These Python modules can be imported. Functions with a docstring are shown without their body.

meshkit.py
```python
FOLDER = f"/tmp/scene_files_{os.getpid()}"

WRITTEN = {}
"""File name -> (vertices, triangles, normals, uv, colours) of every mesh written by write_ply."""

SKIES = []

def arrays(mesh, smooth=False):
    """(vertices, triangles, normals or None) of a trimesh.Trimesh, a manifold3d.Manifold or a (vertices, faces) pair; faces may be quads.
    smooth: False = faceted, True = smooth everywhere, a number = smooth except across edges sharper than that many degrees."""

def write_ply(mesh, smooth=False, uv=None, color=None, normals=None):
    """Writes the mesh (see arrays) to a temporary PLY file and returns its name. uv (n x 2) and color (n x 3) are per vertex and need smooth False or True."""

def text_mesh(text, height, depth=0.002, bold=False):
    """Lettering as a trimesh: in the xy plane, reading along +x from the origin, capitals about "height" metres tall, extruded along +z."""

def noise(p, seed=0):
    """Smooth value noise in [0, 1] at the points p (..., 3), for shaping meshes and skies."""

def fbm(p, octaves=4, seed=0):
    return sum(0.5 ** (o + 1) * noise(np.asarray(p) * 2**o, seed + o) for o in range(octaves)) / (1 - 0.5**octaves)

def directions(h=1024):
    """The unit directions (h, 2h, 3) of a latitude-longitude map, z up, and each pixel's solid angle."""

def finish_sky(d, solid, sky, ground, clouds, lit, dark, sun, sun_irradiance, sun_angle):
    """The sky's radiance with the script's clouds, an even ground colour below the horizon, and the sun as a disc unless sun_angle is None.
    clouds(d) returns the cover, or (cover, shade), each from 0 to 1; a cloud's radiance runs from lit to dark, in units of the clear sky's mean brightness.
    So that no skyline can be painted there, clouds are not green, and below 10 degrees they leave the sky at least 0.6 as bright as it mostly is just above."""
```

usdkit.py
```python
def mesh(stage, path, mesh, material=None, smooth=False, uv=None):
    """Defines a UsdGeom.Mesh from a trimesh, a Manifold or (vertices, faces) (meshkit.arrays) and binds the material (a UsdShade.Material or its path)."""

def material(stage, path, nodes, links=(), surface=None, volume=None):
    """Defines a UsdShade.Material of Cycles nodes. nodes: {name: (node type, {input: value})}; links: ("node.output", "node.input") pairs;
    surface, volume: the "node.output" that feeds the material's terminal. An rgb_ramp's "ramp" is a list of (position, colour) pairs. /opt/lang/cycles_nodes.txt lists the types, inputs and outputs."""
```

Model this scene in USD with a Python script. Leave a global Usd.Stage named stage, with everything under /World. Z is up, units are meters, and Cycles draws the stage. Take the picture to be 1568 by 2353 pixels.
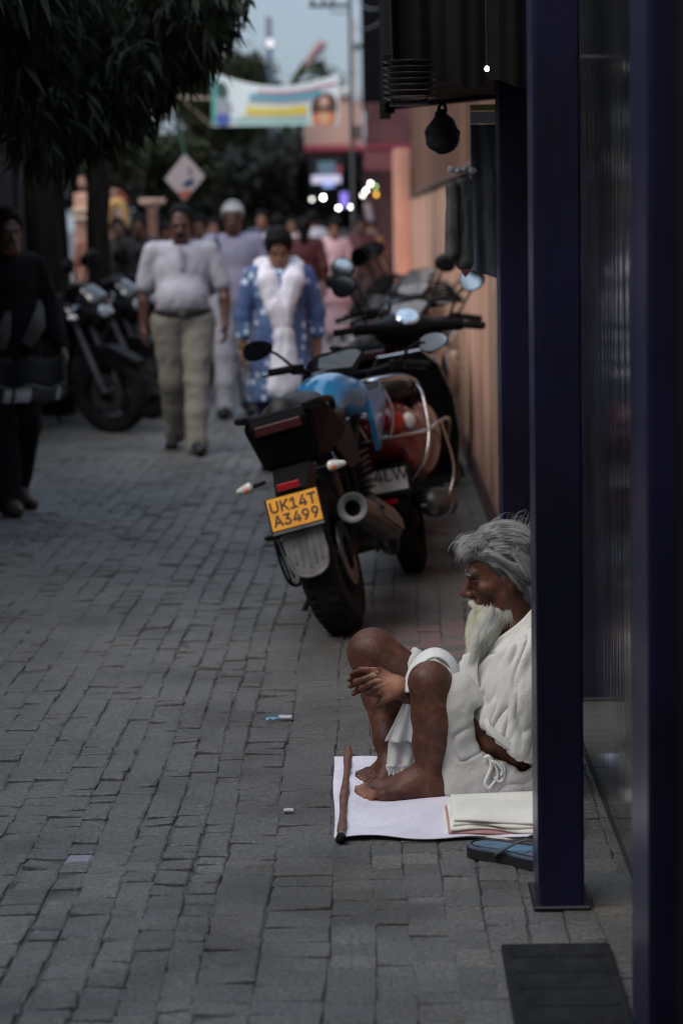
import math, random
import numpy as np
import trimesh, usdkit, meshkit
from pxr import Usd, UsdGeom, UsdLux, UsdShade, Gf, Sdf, Vt
from shapely.geometry import Polygon
from shapely import affinity

stage = Usd.Stage.CreateInMemory()
UsdGeom.SetStageUpAxis(stage, 'Z')
UsdGeom.SetStageMetersPerUnit(stage, 1.0)
UsdGeom.Xform.Define(stage, '/World')
UsdGeom.Scope.Define(stage, '/World/Looks')
rng = np.random.default_rng(7)
PI = math.pi

# ------------------------------------------------------------------ camera, sky, sun, exposure
FOCAL, APER = 85.0, 24.0
FPX = 1568 / APER * FOCAL
EYE = np.array([0.0, 0.0, 1.63])
ROLL = math.radians(0.9)
EXPOSURE = 0.52
SKY_STRENGTH = 0.05
SUN_DIR = np.array([-0.50, -0.42, 0.76])
SUN_DIR = SUN_DIR / np.linalg.norm(SUN_DIR)
SUN_INTENSITY = 0.40
d = np.array([(862 - 784) / FPX, (1176 - 490) / FPX, -1.0])
d /= np.linalg.norm(d)
u = np.array([-math.sin(ROLL), math.cos(ROLL), 0.0])
u -= d * (u @ d)
u /= np.linalg.norm(u)
r = np.cross(d, u)
C2W = np.stack([r, d, u])            # rows: world x, y, z axes seen in camera coordinates
cam = UsdGeom.Camera.Define(stage, '/World/camera')
cam.CreateFocalLengthAttr(FOCAL)
cam.CreateHorizontalApertureAttr(APER)
cam.CreateVerticalApertureAttr(APER * 1024 / 682)
cam.CreateFStopAttr(3.0)
cam.CreateFocusDistanceAttr(6.85)
cam.CreateExposureAttr(EXPOSURE)
cam.CreateClippingRangeAttr(Gf.Vec2f(0.1, 2000))
M4 = np.eye(4)
M4[:3, :3] = C2W.T                    # row-vector convention: rows are the camera axes in the world
M4[3, :3] = EYE
cam.AddTransformOp().Set(Gf.Matrix4d(*M4.ravel().tolist()))


def ray(px, py):
    return C2W @ np.array([(px - 784) / FPX, (1176 - py) / FPX, -1.0])


def P(px, py, Y):
    v = ray(px, py)
    return EYE + v * (Y - EYE[1]) / v[1]


def G(px, py, z=0.0):
    v = ray(px, py)
    return EYE + v * (z - EYE[2]) / v[2]


elev = math.asin(SUN_DIR[2])
sky = UsdLux.DomeLight.Define(stage, '/World/sky')
skymat = usdkit.material(stage, '/World/Looks/sky', {
    'tc': ('texture_coordinate', {}),
    'mp': ('mapping', {'mapping_type': 'point', 'scale': (1.0, 1.0, 3.0)}),
    'cl': ('noise_texture', {'scale': 2.2, 'detail': 5.0, 'roughness': 0.55}),
    'rp': ('rgb_ramp', {'ramp': [(0.0, (0.55, 0.55, 0.55)), (0.42, (0.62, 0.62, 0.62)), (0.62, (0.85, 0.85, 0.85)), (1.0, (0.9, 0.9, 0.9))]}),
    'sky': ('sky_texture', {'sky_type': 'single_scattering', 'sun_disc': False, 'sun_elevation': elev, 'sun_rotation': math.atan2(SUN_DIR[0], SUN_DIR[1]),
                            'altitude': 300.0, 'air_density': 1.0, 'aerosol_density': 2.0, 'ozone_density': 2.0}),
    'mx': ('mix_color', {'blend_type': 'mix', 'b': (5.6, 6.9, 8.5), 'use_clamp': False}),
    'sx': ('separate_xyz', {}),
    'oc': ('map_range', {'from_min': 0.0, 'from_max': 1.0, 'to_min': 1.0, 'to_max': 3.0, 'clamp': True}),      # an overcast sky is three times as bright overhead as at the horizon
    'gl': ('vector_math', {'math_type': 'multiply'}), 'cv': ('combine_xyz', {}),
    'bg': ('background_shader', {'strength': SKY_STRENGTH}),
}, [('tc.generated', 'mp.vector'), ('mp.vector', 'cl.vector'), ('cl.fac', 'rp.fac'), ('rp.color', 'mx.fac'), ('sky.color', 'mx.a'), ('tc.generated', 'sx.vector'), ('sx.z', 'oc.value'), ('oc.result', 'cv.x'), ('oc.result', 'cv.y'), ('oc.result', 'cv.z'), ('mx.result', 'gl.vector1'), ('cv.vector', 'gl.vector2'), ('gl.vector', 'bg.color')], surface='bg.background')
UsdShade.MaterialBindingAPI.Apply(sky.GetPrim()).Bind(skymat)
sky.GetPrim().SetCustomDataByKey('label', 'pale blue grey dusk sky over the lane')
sky.GetPrim().SetCustomDataByKey('category', 'sky')
sky.GetPrim().SetCustomDataByKey('kind', 'structure')
sun = UsdLux.DistantLight.Define(stage, '/World/sun')
sun.CreateIntensityAttr(SUN_INTENSITY)
sun.CreateAngleAttr(45.0)
sun.CreateNormalizeAttr(True)
sun.CreateColorAttr(Gf.Vec3f(1.0, 0.89, 0.76))
z = SUN_DIR
x = np.cross([0, 0, 1.0], z); x /= np.linalg.norm(x)
y = np.cross(z, x)
Ms = np.eye(4); Ms[0, :3], Ms[1, :3], Ms[2, :3] = x, y, z
sun.AddTransformOp().Set(Gf.Matrix4d(*Ms.ravel().tolist()))

# ------------------------------------------------------------------ materials
LOOKS = {}


def mat(name, col, rough=0.6, metal=0.0, var=0.0, vscale=6.0, bump=0.0, bscale=60.0, stretch=(1, 1, 1), spec=0.5, extra=None, col2=None, detail=4.0, mode='object'):
    if name in LOOKS:
        return LOOKS[name]
    col = np.array(col, float)
    n = {'p': ('principled_bsdf', {'base_color': tuple(col), 'roughness': rough, 'metallic': metal, 'specular_ior_level': spec, **(extra or {})})}
    l = []
    if var or bump or col2 is not None:
        n['tc'] = ('texture_coordinate', {})
        n['mp'] = ('mapping', {'mapping_type': 'point', 'scale': stretch})
        l += [('tc.object', 'mp.vector')]
    if var or col2 is not None:
        lo = col * (1 - var) if col2 is None else np.array(col2)
        hi = np.clip(col * (1 + var), 0, 1) if col2 is None else col
        n['nz'] = ('noise_texture', {'scale': vscale, 'detail': detail, 'roughness': 0.6})
        n['rp'] = ('rgb_ramp', {'ramp': [(0.0, tuple(lo)), (0.35, tuple(lo)), (0.65, tuple(hi)), (1.0, tuple(hi))]})
        l += [('mp.vector', 'nz.vector'), ('nz.fac', 'rp.fac'), ('rp.color', 'p.base_color')]
    if bump:
        n['bn'] = ('noise_texture', {'scale': bscale, 'detail': 3.0})
        n['bp'] = ('bump', {'strength': bump, 'distance': 0.01})
        l += [('mp.vector', 'bn.vector'), ('bn.fac', 'bp.height'), ('bp.normal', 'p.normal')]
    LOOKS[name] = usdkit.material(stage, '/World/Looks/' + name, n, l, surface='p.BSDF')
    return LOOKS[name]


def emit(name, col, strength):
    if name not in LOOKS:
        LOOKS[name] = usdkit.material(stage, '/World/Looks/' + name, {'e': ('emission', {'color': col, 'strength': strength})}, [], surface='e.emission')
    return LOOKS[name]


# ------------------------------------------------------------------ things and parts
COUNT = {}


def numbered(parent, name):
    k = (parent, name)
    n = COUNT.get(k, 0)
    COUNT[k] = n + 1
    return name if n == 0 else f'{name}_{n:03d}'


class Node:
    def __init__(self, path, origin, M=None):
        self.path, self.origin, self.M = path, np.asarray(origin, float), M


def tagp(prim, label=None, cat=None, group=None, kind=None):
    for k, v in (('label', label), ('category', cat), ('group', group), ('kind', kind)):
        if v:
            prim.SetCustomDataByKey(k, v)


def thing(name, label=None, cat=None, loc=(0, 0, 0), group=None, kind=None, M=None):
    """An Xform under /World; M (3x3) turns local shapes into the world about loc. With M None, shapes are given in world coordinates."""
    path = '/World/' + numbered('/World', name)
    xf = UsdGeom.Xform.Define(stage, path)
    m = np.eye(4)
    if M is not None:
        m[:3, :3] = np.asarray(M).T
    m[3, :3] = loc
    xf.AddTransformOp().Set(Gf.Matrix4d(*m.ravel().tolist()))
    tagp(xf.GetPrim(), label, cat, group, kind)
    return Node(path, loc, M)


def arr(m):
    v, f, _ = meshkit.arrays(m, False)
    return np.array(v, float), np.array(f, int)


def part(parent, name, mesh, m, smooth=False, label=None, kind=None, tone=None):
    """A mesh under a thing or a part. Shapes of things without M are in world coordinates and are moved to the thing's base."""
    path = parent.path + '/' + numbered(parent.path, name)
    v, f = arr(mesh)
    if parent.M is None:
        v = v - parent.origin
    pm = usdkit.mesh(stage, path, (v, f), m, smooth)
    if tone is not None:
        UsdGeom.PrimvarsAPI(pm).CreatePrimvar('tone', Sdf.ValueTypeNames.FloatArray, 'vertex').Set(Vt.FloatArray.FromNumpy(np.asarray(tone, np.float32)))
    tagp(pm.GetPrim(), label, None, None, kind)
    return Node(path, parent.origin, parent.M)


def single(name, mesh, m, label, cat, smooth=False, group=None, kind=None):
    """A thing that is one mesh, in world coordinates."""
    path = '/World/' + numbered('/World', name)
    v, f = arr(mesh)
    c = np.array([v[:, 0].mean(), v[:, 1].mean(), v[:, 2].min()])
    pm = usdkit.mesh(stage, path, (v - c, f), m, smooth)
    pm.AddTranslateOp().Set(Gf.Vec3d(*c.tolist()))
    tagp(pm.GetPrim(), label, cat, group, kind)
    return Node(path, c)


def curves(parent, name, lines, width, m, kind='stuff', label=None):
    path = parent.path + '/' + numbered(parent.path, name)
    c = UsdGeom.BasisCurves.Define(stage, path)
    pts = np.vstack(lines) - (parent.origin if parent.M is None else 0)
    c.CreateTypeAttr('linear')
    c.CreateCurveVertexCountsAttr(Vt.IntArray([len(l) for l in lines]))
    c.CreatePointsAttr(Vt.Vec3fArray.FromNumpy(pts.astype(np.float32)))
    wd = np.concatenate([np.linspace(1, 0.35, len(l)) * width for l in lines])
    c.CreateWidthsAttr(Vt.FloatArray.FromNumpy(wd.astype(np.float32)))
    c.SetWidthsInterpolation('vertex')
    UsdShade.MaterialBindingAPI.Apply(c.GetPrim()).Bind(m)
    tagp(c.GetPrim(), label, None, None, kind)


def copy_of(root, name, label, loc, M=None, group=None):
    path = '/World/' + numbered('/World', name)
    xf = UsdGeom.Xform.Define(stage, path)
    xf.GetPrim().GetReferences().AddInternalReference(root.path)
    xf.GetPrim().SetInstanceable(True)
    m = np.eye(4)
    if M is not None:
        m[:3, :3] = np.asarray(M).T
    m[3, :3] = loc
    xf.ClearXformOpOrder()
    xf.MakeMatrixXform().Set(Gf.Matrix4d(*m.ravel().tolist()))
    tagp(xf.GetPrim(), label, None, group)
    return Node(path, loc, M)


# ------------------------------------------------------------------ shapes
def cat(*ms):
    V, F, n = [], [], 0
    for m in ms:
        v, f = arr(m)
        V.append(v); F.append(f + n); n += len(v)
    return np.vstack(V), np.vstack(F)


def box(x0, y0, z0, x1, y1, z1, c=0.0):
    """Box with chamfered edges."""
    lo, hi = np.minimum((x0, y0, z0), (x1, y1, z1)), np.maximum((x0, y0, z0), (x1, y1, z1))
    if c <= 0:
        m = trimesh.creation.box(hi - lo)
        m.apply_translation((lo + hi) / 2)
        return arr(m)
    c = min(c, (hi - lo).min() * 0.45)
    pts = []
    for ax in range(3):
        for s in np.ndindex(2, 2, 2):
            q = np.where(np.array(s) == 0, lo, hi)
            off = np.where(np.array(s) == 0, 1, -1) * c
            off[ax] = 0
            pts.append(q + off)
    h = trimesh.convex.convex_hull(np.array(pts))
    return arr(h)


def xform(m, M=None, t=None):
    v, f = arr(m)
    if M is not None:
        v = v @ np.asarray(M).T
        if np.linalg.det(np.asarray(M)) < 0:
            f = f[:, ::-1]
    if t is not None:
        v = v + np.asarray(t)
    return v, f


def rotx(a):
    c, s = math.cos(a), math.sin(a); return np.array([[1, 0, 0], [0, c, -s], [0, s, c]])


def roty(a):
    c, s = math.cos(a), math.sin(a); return np.array([[c, 0, s], [0, 1, 0], [-s, 0, c]])


def rotz(a):
    c, s = math.cos(a), math.sin(a); return np.array([[c, -s, 0], [s, c, 0], [0, 0, 1]])


def basis(w):
    w = np.asarray(w, float); w = w / np.linalg.norm(w)
    a = np.array([0, 0, 1.0]) if abs(w[2]) < 0.9 else np.array([1.0, 0, 0])
    uu = np.cross(a, w); uu /= np.linalg.norm(uu)
    return uu, np.cross(w, uu), w


def smoothpath(pts, n=6):
    """Catmull-Rom through the points."""
    pts = np.asarray(pts, float)
    p = np.vstack([2 * pts[0] - pts[1], pts, 2 * pts[-1] - pts[-2]])
    out = []
    for i in range(1, len(p) - 2):
        for t in np.linspace(0, 1, n, endpoint=False):
            a, b, c_, e = p[i - 1], p[i], p[i + 1], p[i + 2]
            out.append(0.5 * ((2 * b) + (-a + c_) * t + (2 * a - 5 * b + 4 * c_ - e) * t * t + (-a + 3 * b - 3 * c_ + e) * t ** 3))
    out.append(pts[-1])
    return np.array(out)


def tube(pts, rad, n=10, caps=True, flat=1.0):
    """Tube along a polyline; rad a number or one per point; flat squashes the section's second axis."""
    pts = np.asarray(pts, float)
    rad = np.broadcast_to(np.asarray(rad, float), (len(pts),))
    tan = np.gradient(pts, axis=0)
    tan /= np.maximum(np.linalg.norm(tan, axis=1, keepdims=True), 1e-9)
    uu, vv, _ = basis(tan[0])
    V = []
    ang = np.linspace(0, 2 * PI, n, endpoint=False)
    for i in range(len(pts)):
        uu = uu - tan[i] * (uu @ tan[i]); uu /= np.linalg.norm(uu)
        vv = np.cross(tan[i], uu)
        V.append(pts[i] + rad[i] * (np.cos(ang)[:, None] * uu + flat * np.sin(ang)[:, None] * vv))
    V = np.vstack(V)
    F = []
    for i in range(len(pts) - 1):
        a, b = i * n, (i + 1) * n
        for k in range(n):
            k2 = (k + 1) % n
            F += [[a + k, a + k2, b + k2], [a + k, b + k2, b + k]]
    if caps:
        c0, c1 = len(V), len(V) + 1
        V = np.vstack([V, pts[0], pts[-1]])
        e = (len(pts) - 1) * n
        for k in range(n):
            k2 = (k + 1) % n
            F += [[c0, k2, k], [c1, e + k, e + k2]]
    return V, np.array(F)


def lathe(prof, n=32, axis='z'):
    """Closed or open profile of (radius, height) turned about an axis."""
    prof = np.asarray(prof, float)
    ang = np.linspace(0, 2 * PI, n, endpoint=False)
    V = np.array([[r_ * math.cos(a), r_ * math.sin(a), h_] for a in ang for r_, h_ in prof])
    m = len(prof)
    F = []
    for i in range(n):
        j = (i + 1) % n
        for k in range(m - 1):
            F += [[i * m + k, j * m + k, j * m + k + 1], [i * m + k, j * m + k + 1, i * m + k + 1]]
    if axis == 'x':
        V = V[:, [2, 0, 1]]
    elif axis == 'y':
        V = V[:, [1, 2, 0]]
    return V, np.array(F)


def sheet(grid, thick=0.004):
    """A closed sheet of cloth from a grid (n, m, 3) of points."""
    g = np.asarray(grid, float)
    n, m = g.shape[:2]
    du, dv = np.gradient(g, axis=0), np.gradient(g, axis=1)
    nn = np.cross(du, dv)
    nn /= np.maximum(np.linalg.norm(nn, axis=2, keepdims=True), 1e-9)
    V = np.vstack([(g + nn * thick / 2).reshape(-1, 3), (g - nn * thick / 2).reshape(-1, 3)])
    F, o = [], n * m
    for i in range(n - 1):
        for j in range(m - 1):
            a, b, c_, e = i * m + j, (i + 1) * m + j, (i + 1) * m + j + 1, i * m + j + 1
            F += [[a, b, c_], [a, c_, e], [o + a, o + c_, o + b], [o + a, o + e, o + c_]]
    rim = [i * m for i in range(n)] + [(n - 1) * m + j for j in range(1, m)] + [i * m + m - 1 for i in range(n - 2, -1, -1)] + [j for j in range(m - 2, 0, -1)]
    for k in range(len(rim)):
        a, b = rim[k], rim[(k + 1) % len(rim)]
        F += [[a, o + a, o + b], [a, o + b, b]]
    return V, np.array(F)[:, ::-1]


def prism(poly, depth, M=None, t=None):
    """A shapely polygon (or points) extruded along z, then turned and moved."""
    p = poly if isinstance(poly, Polygon) else Polygon(poly)
    m = trimesh.creation.extrude_polygon(p, depth, engine='earcut')
    return xform(m, M, t)


def hull(*ms):
    v = np.vstack([arr(m)[0] for m in ms])
    return arr(trimesh.convex.convex_hull(v))


def ball(c, r_, sub=2, sc=(1, 1, 1)):
    m = trimesh.creation.icosphere(sub, 1.0)
    return np.array(m.vertices) * np.asarray(sc) * r_ + np.asarray(c), np.array(m.faces)


# ------------------------------------------------------------------ signed distance modelling
def ell(c, rad, R=None, k=0.02, op='add'):
    return ('e', np.asarray(c, float), np.asarray(rad, float), R, k, op)


def cone(a, b, ra, rb=None, k=0.02, op='add', flat=None):
    return ('c', np.asarray(a, float), np.asarray(b, float), (ra, ra if rb is None else rb), k, op)


def chain(pts, rads, k=0.02):
    return [cone(pts[i], pts[i + 1], rads[i], rads[i + 1], k) for i in range(len(pts) - 1)]


def inflate(prims, d_):
    out = []
    for q in prims:
        if q[0] == 'e':
            out.append(('e', q[1], q[2] + d_, q[3], q[4], q[5]))
        else:
            out.append(('c', q[1], q[2], (q[3][0] + d_, q[3][1] + d_), q[4], q[5]))
    return out


class Field:
    def __init__(self, prims, h, pad=0.03, bounds=None):
        if bounds is None:
            los, his = [], []
            for q in prims:
                if q[5] != 'add':
                    continue
                if q[0] == 'e':
                    r_ = q[2].max(); los.append(q[1] - r_); his.append(q[1] + r_)
                else:
                    for e, r_ in zip(q[1:3], q[3]):
                        los.append(e - r_); his.append(e + r_)
            bounds = np.min(los, 0), np.max(his, 0)
        self.h = h
        self.lo = np.asarray(bounds[0]) - pad
        self.n = np.ceil((np.asarray(bounds[1]) + pad - self.lo) / h).astype(int) + 1
        self.F = np.full(self.n, 0.2, np.float32)
        for q in prims:
            self.add(q)

    def window(self, lo, hi):
        i0 = np.clip(np.floor((lo - self.lo) / self.h).astype(int), 0, self.n)
        i1 = np.clip(np.ceil((hi - self.lo) / self.h).astype(int) + 1, 0, self.n)
        ax = [self.lo[k] + self.h * np.arange(i0[k], i1[k], dtype=np.float32) for k in range(3)]
        return tuple(slice(a, b) for a, b in zip(i0, i1)), ax

    def add(self, q):
        kind, k, op = q[0], q[4], q[5]
        m = k + 4 * self.h
        if kind == 'e':
            r_ = q[2].max() + m
            sl, ax = self.window(q[1] - r_, q[1] + r_)
        else:
            r_ = max(q[3]) + m
            sl, ax = self.window(np.minimum(q[1], q[2]) - r_, np.maximum(q[1], q[2]) + r_)
        if any(len(a) == 0 for a in ax):
            return
        X, Y, Z = np.meshgrid(*ax, indexing='ij', sparse=True)
        if kind == 'e':
            p = [X - q[1][0], Y - q[1][1], Z - q[1][2]]
            if q[3] is not None:
                R = q[3]      # rows: local axes
                p = [R[i, 0] * p[0] + R[i, 1] * p[1] + R[i, 2] * p[2] for i in range(3)]
            s = [(p[i] / q[2][i]) ** 2 for i in range(3)]
            k0 = np.sqrt(s[0] + s[1] + s[2])
            g = [(p[i] / q[2][i] ** 2) ** 2 for i in range(3)]
            k1 = np.sqrt(g[0] + g[1] + g[2])
            D = k0 * (k0 - 1) / np.maximum(k1, 1e-6)
        else:
            a, b = q[1], q[2]
            ab = b - a
            L2 = max(ab @ ab, 1e-12)
            pa = [X - a[0], Y - a[1], Z - a[2]]
            t = np.clip((pa[0] * ab[0] + pa[1] * ab[1] + pa[2] * ab[2]) / L2, 0, 1)
            D = np.sqrt((pa[0] - t * ab[0]) ** 2 + (pa[1] - t * ab[1]) ** 2 + (pa[2] - t * ab[2]) ** 2) - (q[3][0] + (q[3][1] - q[3][0]) * t)
        A = self.F[sl]
        if op == 'add':
            hh = np.maximum(k - np.abs(A - D), 0) / k
            self.F[sl] = np.minimum(A, D) - hh * hh * k * 0.25
        else:
            hh = np.maximum(k - np.abs(A + D), 0) / k
            self.F[sl] = np.maximum(A, -D) + hh * hh * k * 0.25

    def cut(self, point, normal, k=0.004):
        """Keeps the side that the normal points away from."""
        nrm = np.asarray(normal, float); nrm = nrm / np.linalg.norm(nrm)
        ax = [self.lo[i] + self.h * np.arange(self.n[i], dtype=np.float32) for i in range(3)]
        X, Y, Z = np.meshgrid(*ax, indexing='ij', sparse=True)
        D = (X - point[0]) * nrm[0] + (Y - point[1]) * nrm[1] + (Z - point[2]) * nrm[2]
        self.F = np.maximum(self.F, D.astype(np.float32))
        return self

    def sub(self, q):
        self.add(q[:5] + ('sub',))
        return self

    def mesh(self):
        F = self.F
        F[0], F[-1], F[:, 0], F[:, -1], F[:, :, 0], F[:, :, -1] = 1, 1, 1, 1, 1, 1
        S = F < 0
        n = np.array(F.shape) - 1
        num = np.zeros(n, np.float32); pos = [np.zeros(n, np.float32) for _ in range(3)]
        c = lambda i, j, k: (slice(i, i + n[0]), slice(j, j + n[1]), slice(k, k + n[2]))
        cs = sum(S[c(i, j, k)].astype(np.int8) for i, j, k in np.ndindex(2, 2, 2))
        active = (cs > 0) & (cs < 8)
        I = np.argwhere(active)
        acc, cnt = np.zeros((len(I), 3)), np.zeros(len(I))
        for ax in range(3):
            o = [k for k in range(3) if k != ax]
            for a, b in np.ndindex(2, 2):
                p0 = np.zeros(3, int); p0[o[0]], p0[o[1]] = a, b
                p1 = p0.copy(); p1[ax] = 1
                q0, q1 = I + p0, I + p1
                f0, f1 = F[tuple(q0.T)], F[tuple(q1.T)]
                hit = (f0 < 0) != (f1 < 0)
                t = np.where(hit, f0 / np.where(hit, f0 - f1, 1), 0)
                pt = q0 + 0.0
                pt[:, ax] += t
                acc += np.where(hit[:, None], pt, 0); cnt += hit
        V = self.lo + self.h * acc / cnt[:, None]
        idx = np.full(n, -1, np.int64); idx[tuple(I.T)] = np.arange(len(I))
        faces = []
        for ax in range(3):
            o = [(ax + 1) % 3, (ax + 2) % 3]
            sl0 = [slice(1, -1)] * 3; sl1 = [slice(1, -1)] * 3
            sl0[ax] = slice(0, -1); sl1[ax] = slice(1, None)
            A, B = S[tuple(sl0)], S[tuple(sl1)]
            for flip, hit in ((False, A & ~B), (True, ~A & B)):
                E = np.argwhere(hit)
                for k in o:
                    E[:, k] += 1
                def at(da, db):
                    e = E.copy(); e[:, o[0]] -= da; e[:, o[1]] -= db
                    return idx[tuple(e.T)]
                q = np.stack([at(1, 1), at(0, 1), at(0, 0), at(1, 0)], 1)
                faces.append(q[:, ::-1] if flip else q)
        Q = np.vstack(faces)
        return V, np.vstack([Q[:, [0, 1, 2]], Q[:, [0, 2, 3]]])


def vnormals(v, f):
    n = np.zeros_like(v)
    fn = np.cross(v[f[:, 1]] - v[f[:, 0]], v[f[:, 2]] - v[f[:, 0]])
    for k in range(3):
        np.add.at(n, f[:, k], fn)
    return n / np.maximum(np.linalg.norm(n, axis=1, keepdims=True), 1e-12)


def wrinkle(m, amp, freq, seed=0, ridge=True, octaves=2, crease=0.0):
    """Cloth folds: moves vertices along their normals by (stretched) noise. freq: a number or a 3x3 that turns and scales space."""
    v, f = arr(m)
    q = v * freq if np.ndim(freq) < 2 else v @ np.asarray(freq).T
    nz = meshkit.fbm(q + 31.7 + seed * 7.3, octaves, seed)
    if ridge:
        nz = 1 - np.abs(2 * nz - 1) * 1.6
        if crease:
            n2 = meshkit.fbm(q * .8 + 91.3 + seed, 2, seed + 40)
            nz = nz - crease * np.exp(-((n2 - .5) / .028) ** 2) - crease * .8 * np.exp(-((n2 - .38) / .022) ** 2)
    else:
        nz = nz - 0.5
    return v + vnormals(v, f) * (nz * amp)[:, None], f


def relax(m, it=4, lam=0.5):
    t = trimesh.Trimesh(*arr(m), process=False)
    trimesh.smoothing.filter_taubin(t, lamb=lam, nu=lam + 0.03, iterations=it)
    return np.array(t.vertices), np.array(t.faces)
# ------------------------------------------------------------------ ground and the cobbled lane
SETT = []
for i, (c_, ro) in enumerate([((0.128, 0.123, 0.113), .44), ((0.114, 0.110, 0.102), .48), ((0.142, 0.136, 0.125), .5), ((0.104, 0.100, 0.094), .44), ((0.123, 0.118, 0.118), .34), ((0.132, 0.122, 0.108), .55)]):
    SETT.append(usdkit.material(stage, f'/World/Looks/granite_{i}', {
        'tc': ('texture_coordinate', {}), 'g': ('geometry', {}), 'n': ('noise_texture', {'scale': 95.0, 'detail': 8.0, 'roughness': .7}), 'r': ('rgb_ramp', {'ramp': [(.3, tuple(np.array(c_) * .42)), (.48, tuple(np.array(c_) * .95)), (.60, tuple(np.array(c_) * 1.45)), (.72, tuple(np.array(c_) * 2.6))]}),
        'ns': ('noise_texture', {'scale': 1.5, 'detail': 5.0, 'roughness': .6}), 'rs': ('rgb_ramp', {'ramp': [(.36, (.62, .60, .57)), (.5, (.98, .98, .98)), (.64, (1.15, 1.14, 1.12))]}), 'm': ('mix_color', {'blend_type': 'multiply', 'fac': 1.0, 'use_clamp': False}),
        'nb': ('noise_texture', {'scale': 62.0, 'detail': 6.0, 'roughness': .7}), 'b': ('bump', {'strength': .85, 'distance': .012}), 'p': ('principled_bsdf', {'roughness': ro})},
        [('tc.object', 'n.vector'), ('tc.object', 'nb.vector'), ('g.position', 'ns.vector'), ('n.fac', 'r.fac'), ('ns.fac', 'rs.fac'), ('r.color', 'm.a'), ('rs.color', 'm.b'), ('m.result', 'p.base_color'), ('nb.fac', 'b.height'), ('b.normal', 'p.normal')], surface='p.BSDF'))
smooth_sett = mat('granite_polished', (0.22, 0.21, 0.25), .35, var=.12, vscale=20, bump=.25, bscale=120)
red_sett = mat('granite_red', (0.16, 0.085, 0.08), .6, var=.4, vscale=14, bump=.4, bscale=140, col2=(0.12, 0.105, 0.10))
LOOKS['granite_many'] = usdkit.material(stage, '/World/Looks/granite_many', {
    'g': ('geometry', {}), 'r': ('rgb_ramp', {'ramp': [(0, (0.102, 0.099, 0.094)), (.4, (0.130, 0.125, 0.118)), (.7, (0.148, 0.142, 0.134)), (.95, (0.165, 0.158, 0.15)), (1, (0.21, 0.195, 0.22))]}),
    'tc': ('texture_coordinate', {}), 'n': ('noise_texture', {'scale': 80.0, 'detail': 7.0, 'roughness': .7}), 'nr': ('rgb_ramp', {'ramp': [(.3, (0.45, 0.45, 0.45)), (.5, (1, 1, 1)), (.7, (2.0, 2.0, 2.0))]}),
    'm': ('mix_color', {'blend_type': 'multiply', 'fac': 1.0, 'use_clamp': False}), 'n2': ('noise_texture', {'scale': 62.0, 'detail': 6.0, 'roughness': .7}), 'b': ('bump', {'strength': 0.8, 'distance': 0.012}), 'ns': ('noise_texture', {'scale': 1.5, 'detail': 5.0, 'roughness': .6}), 'rs': ('rgb_ramp', {'ramp': [(.36, (.62, .60, .57)), (.5, (.98, .98, .98)), (.64, (1.15, 1.14, 1.12))]}), 'm2': ('mix_color', {'blend_type': 'multiply', 'fac': 1.0, 'use_clamp': False}),
    'p': ('principled_bsdf', {'roughness': 0.40})},
    [('g.random_per_island', 'r.fac'), ('tc.object', 'n.vector'), ('tc.object', 'n2.vector'), ('n.fac', 'nr.fac'), ('r.color', 'm.a'), ('nr.color', 'm.b'), ('m.result', 'm2.a'), ('g.position', 'ns.vector'), ('ns.fac', 'rs.fac'), ('rs.color', 'm2.b'), ('m2.result', 'p.base_color'), ('n2.fac', 'b.height'), ('b.normal', 'p.normal')], surface='p.BSDF')
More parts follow.
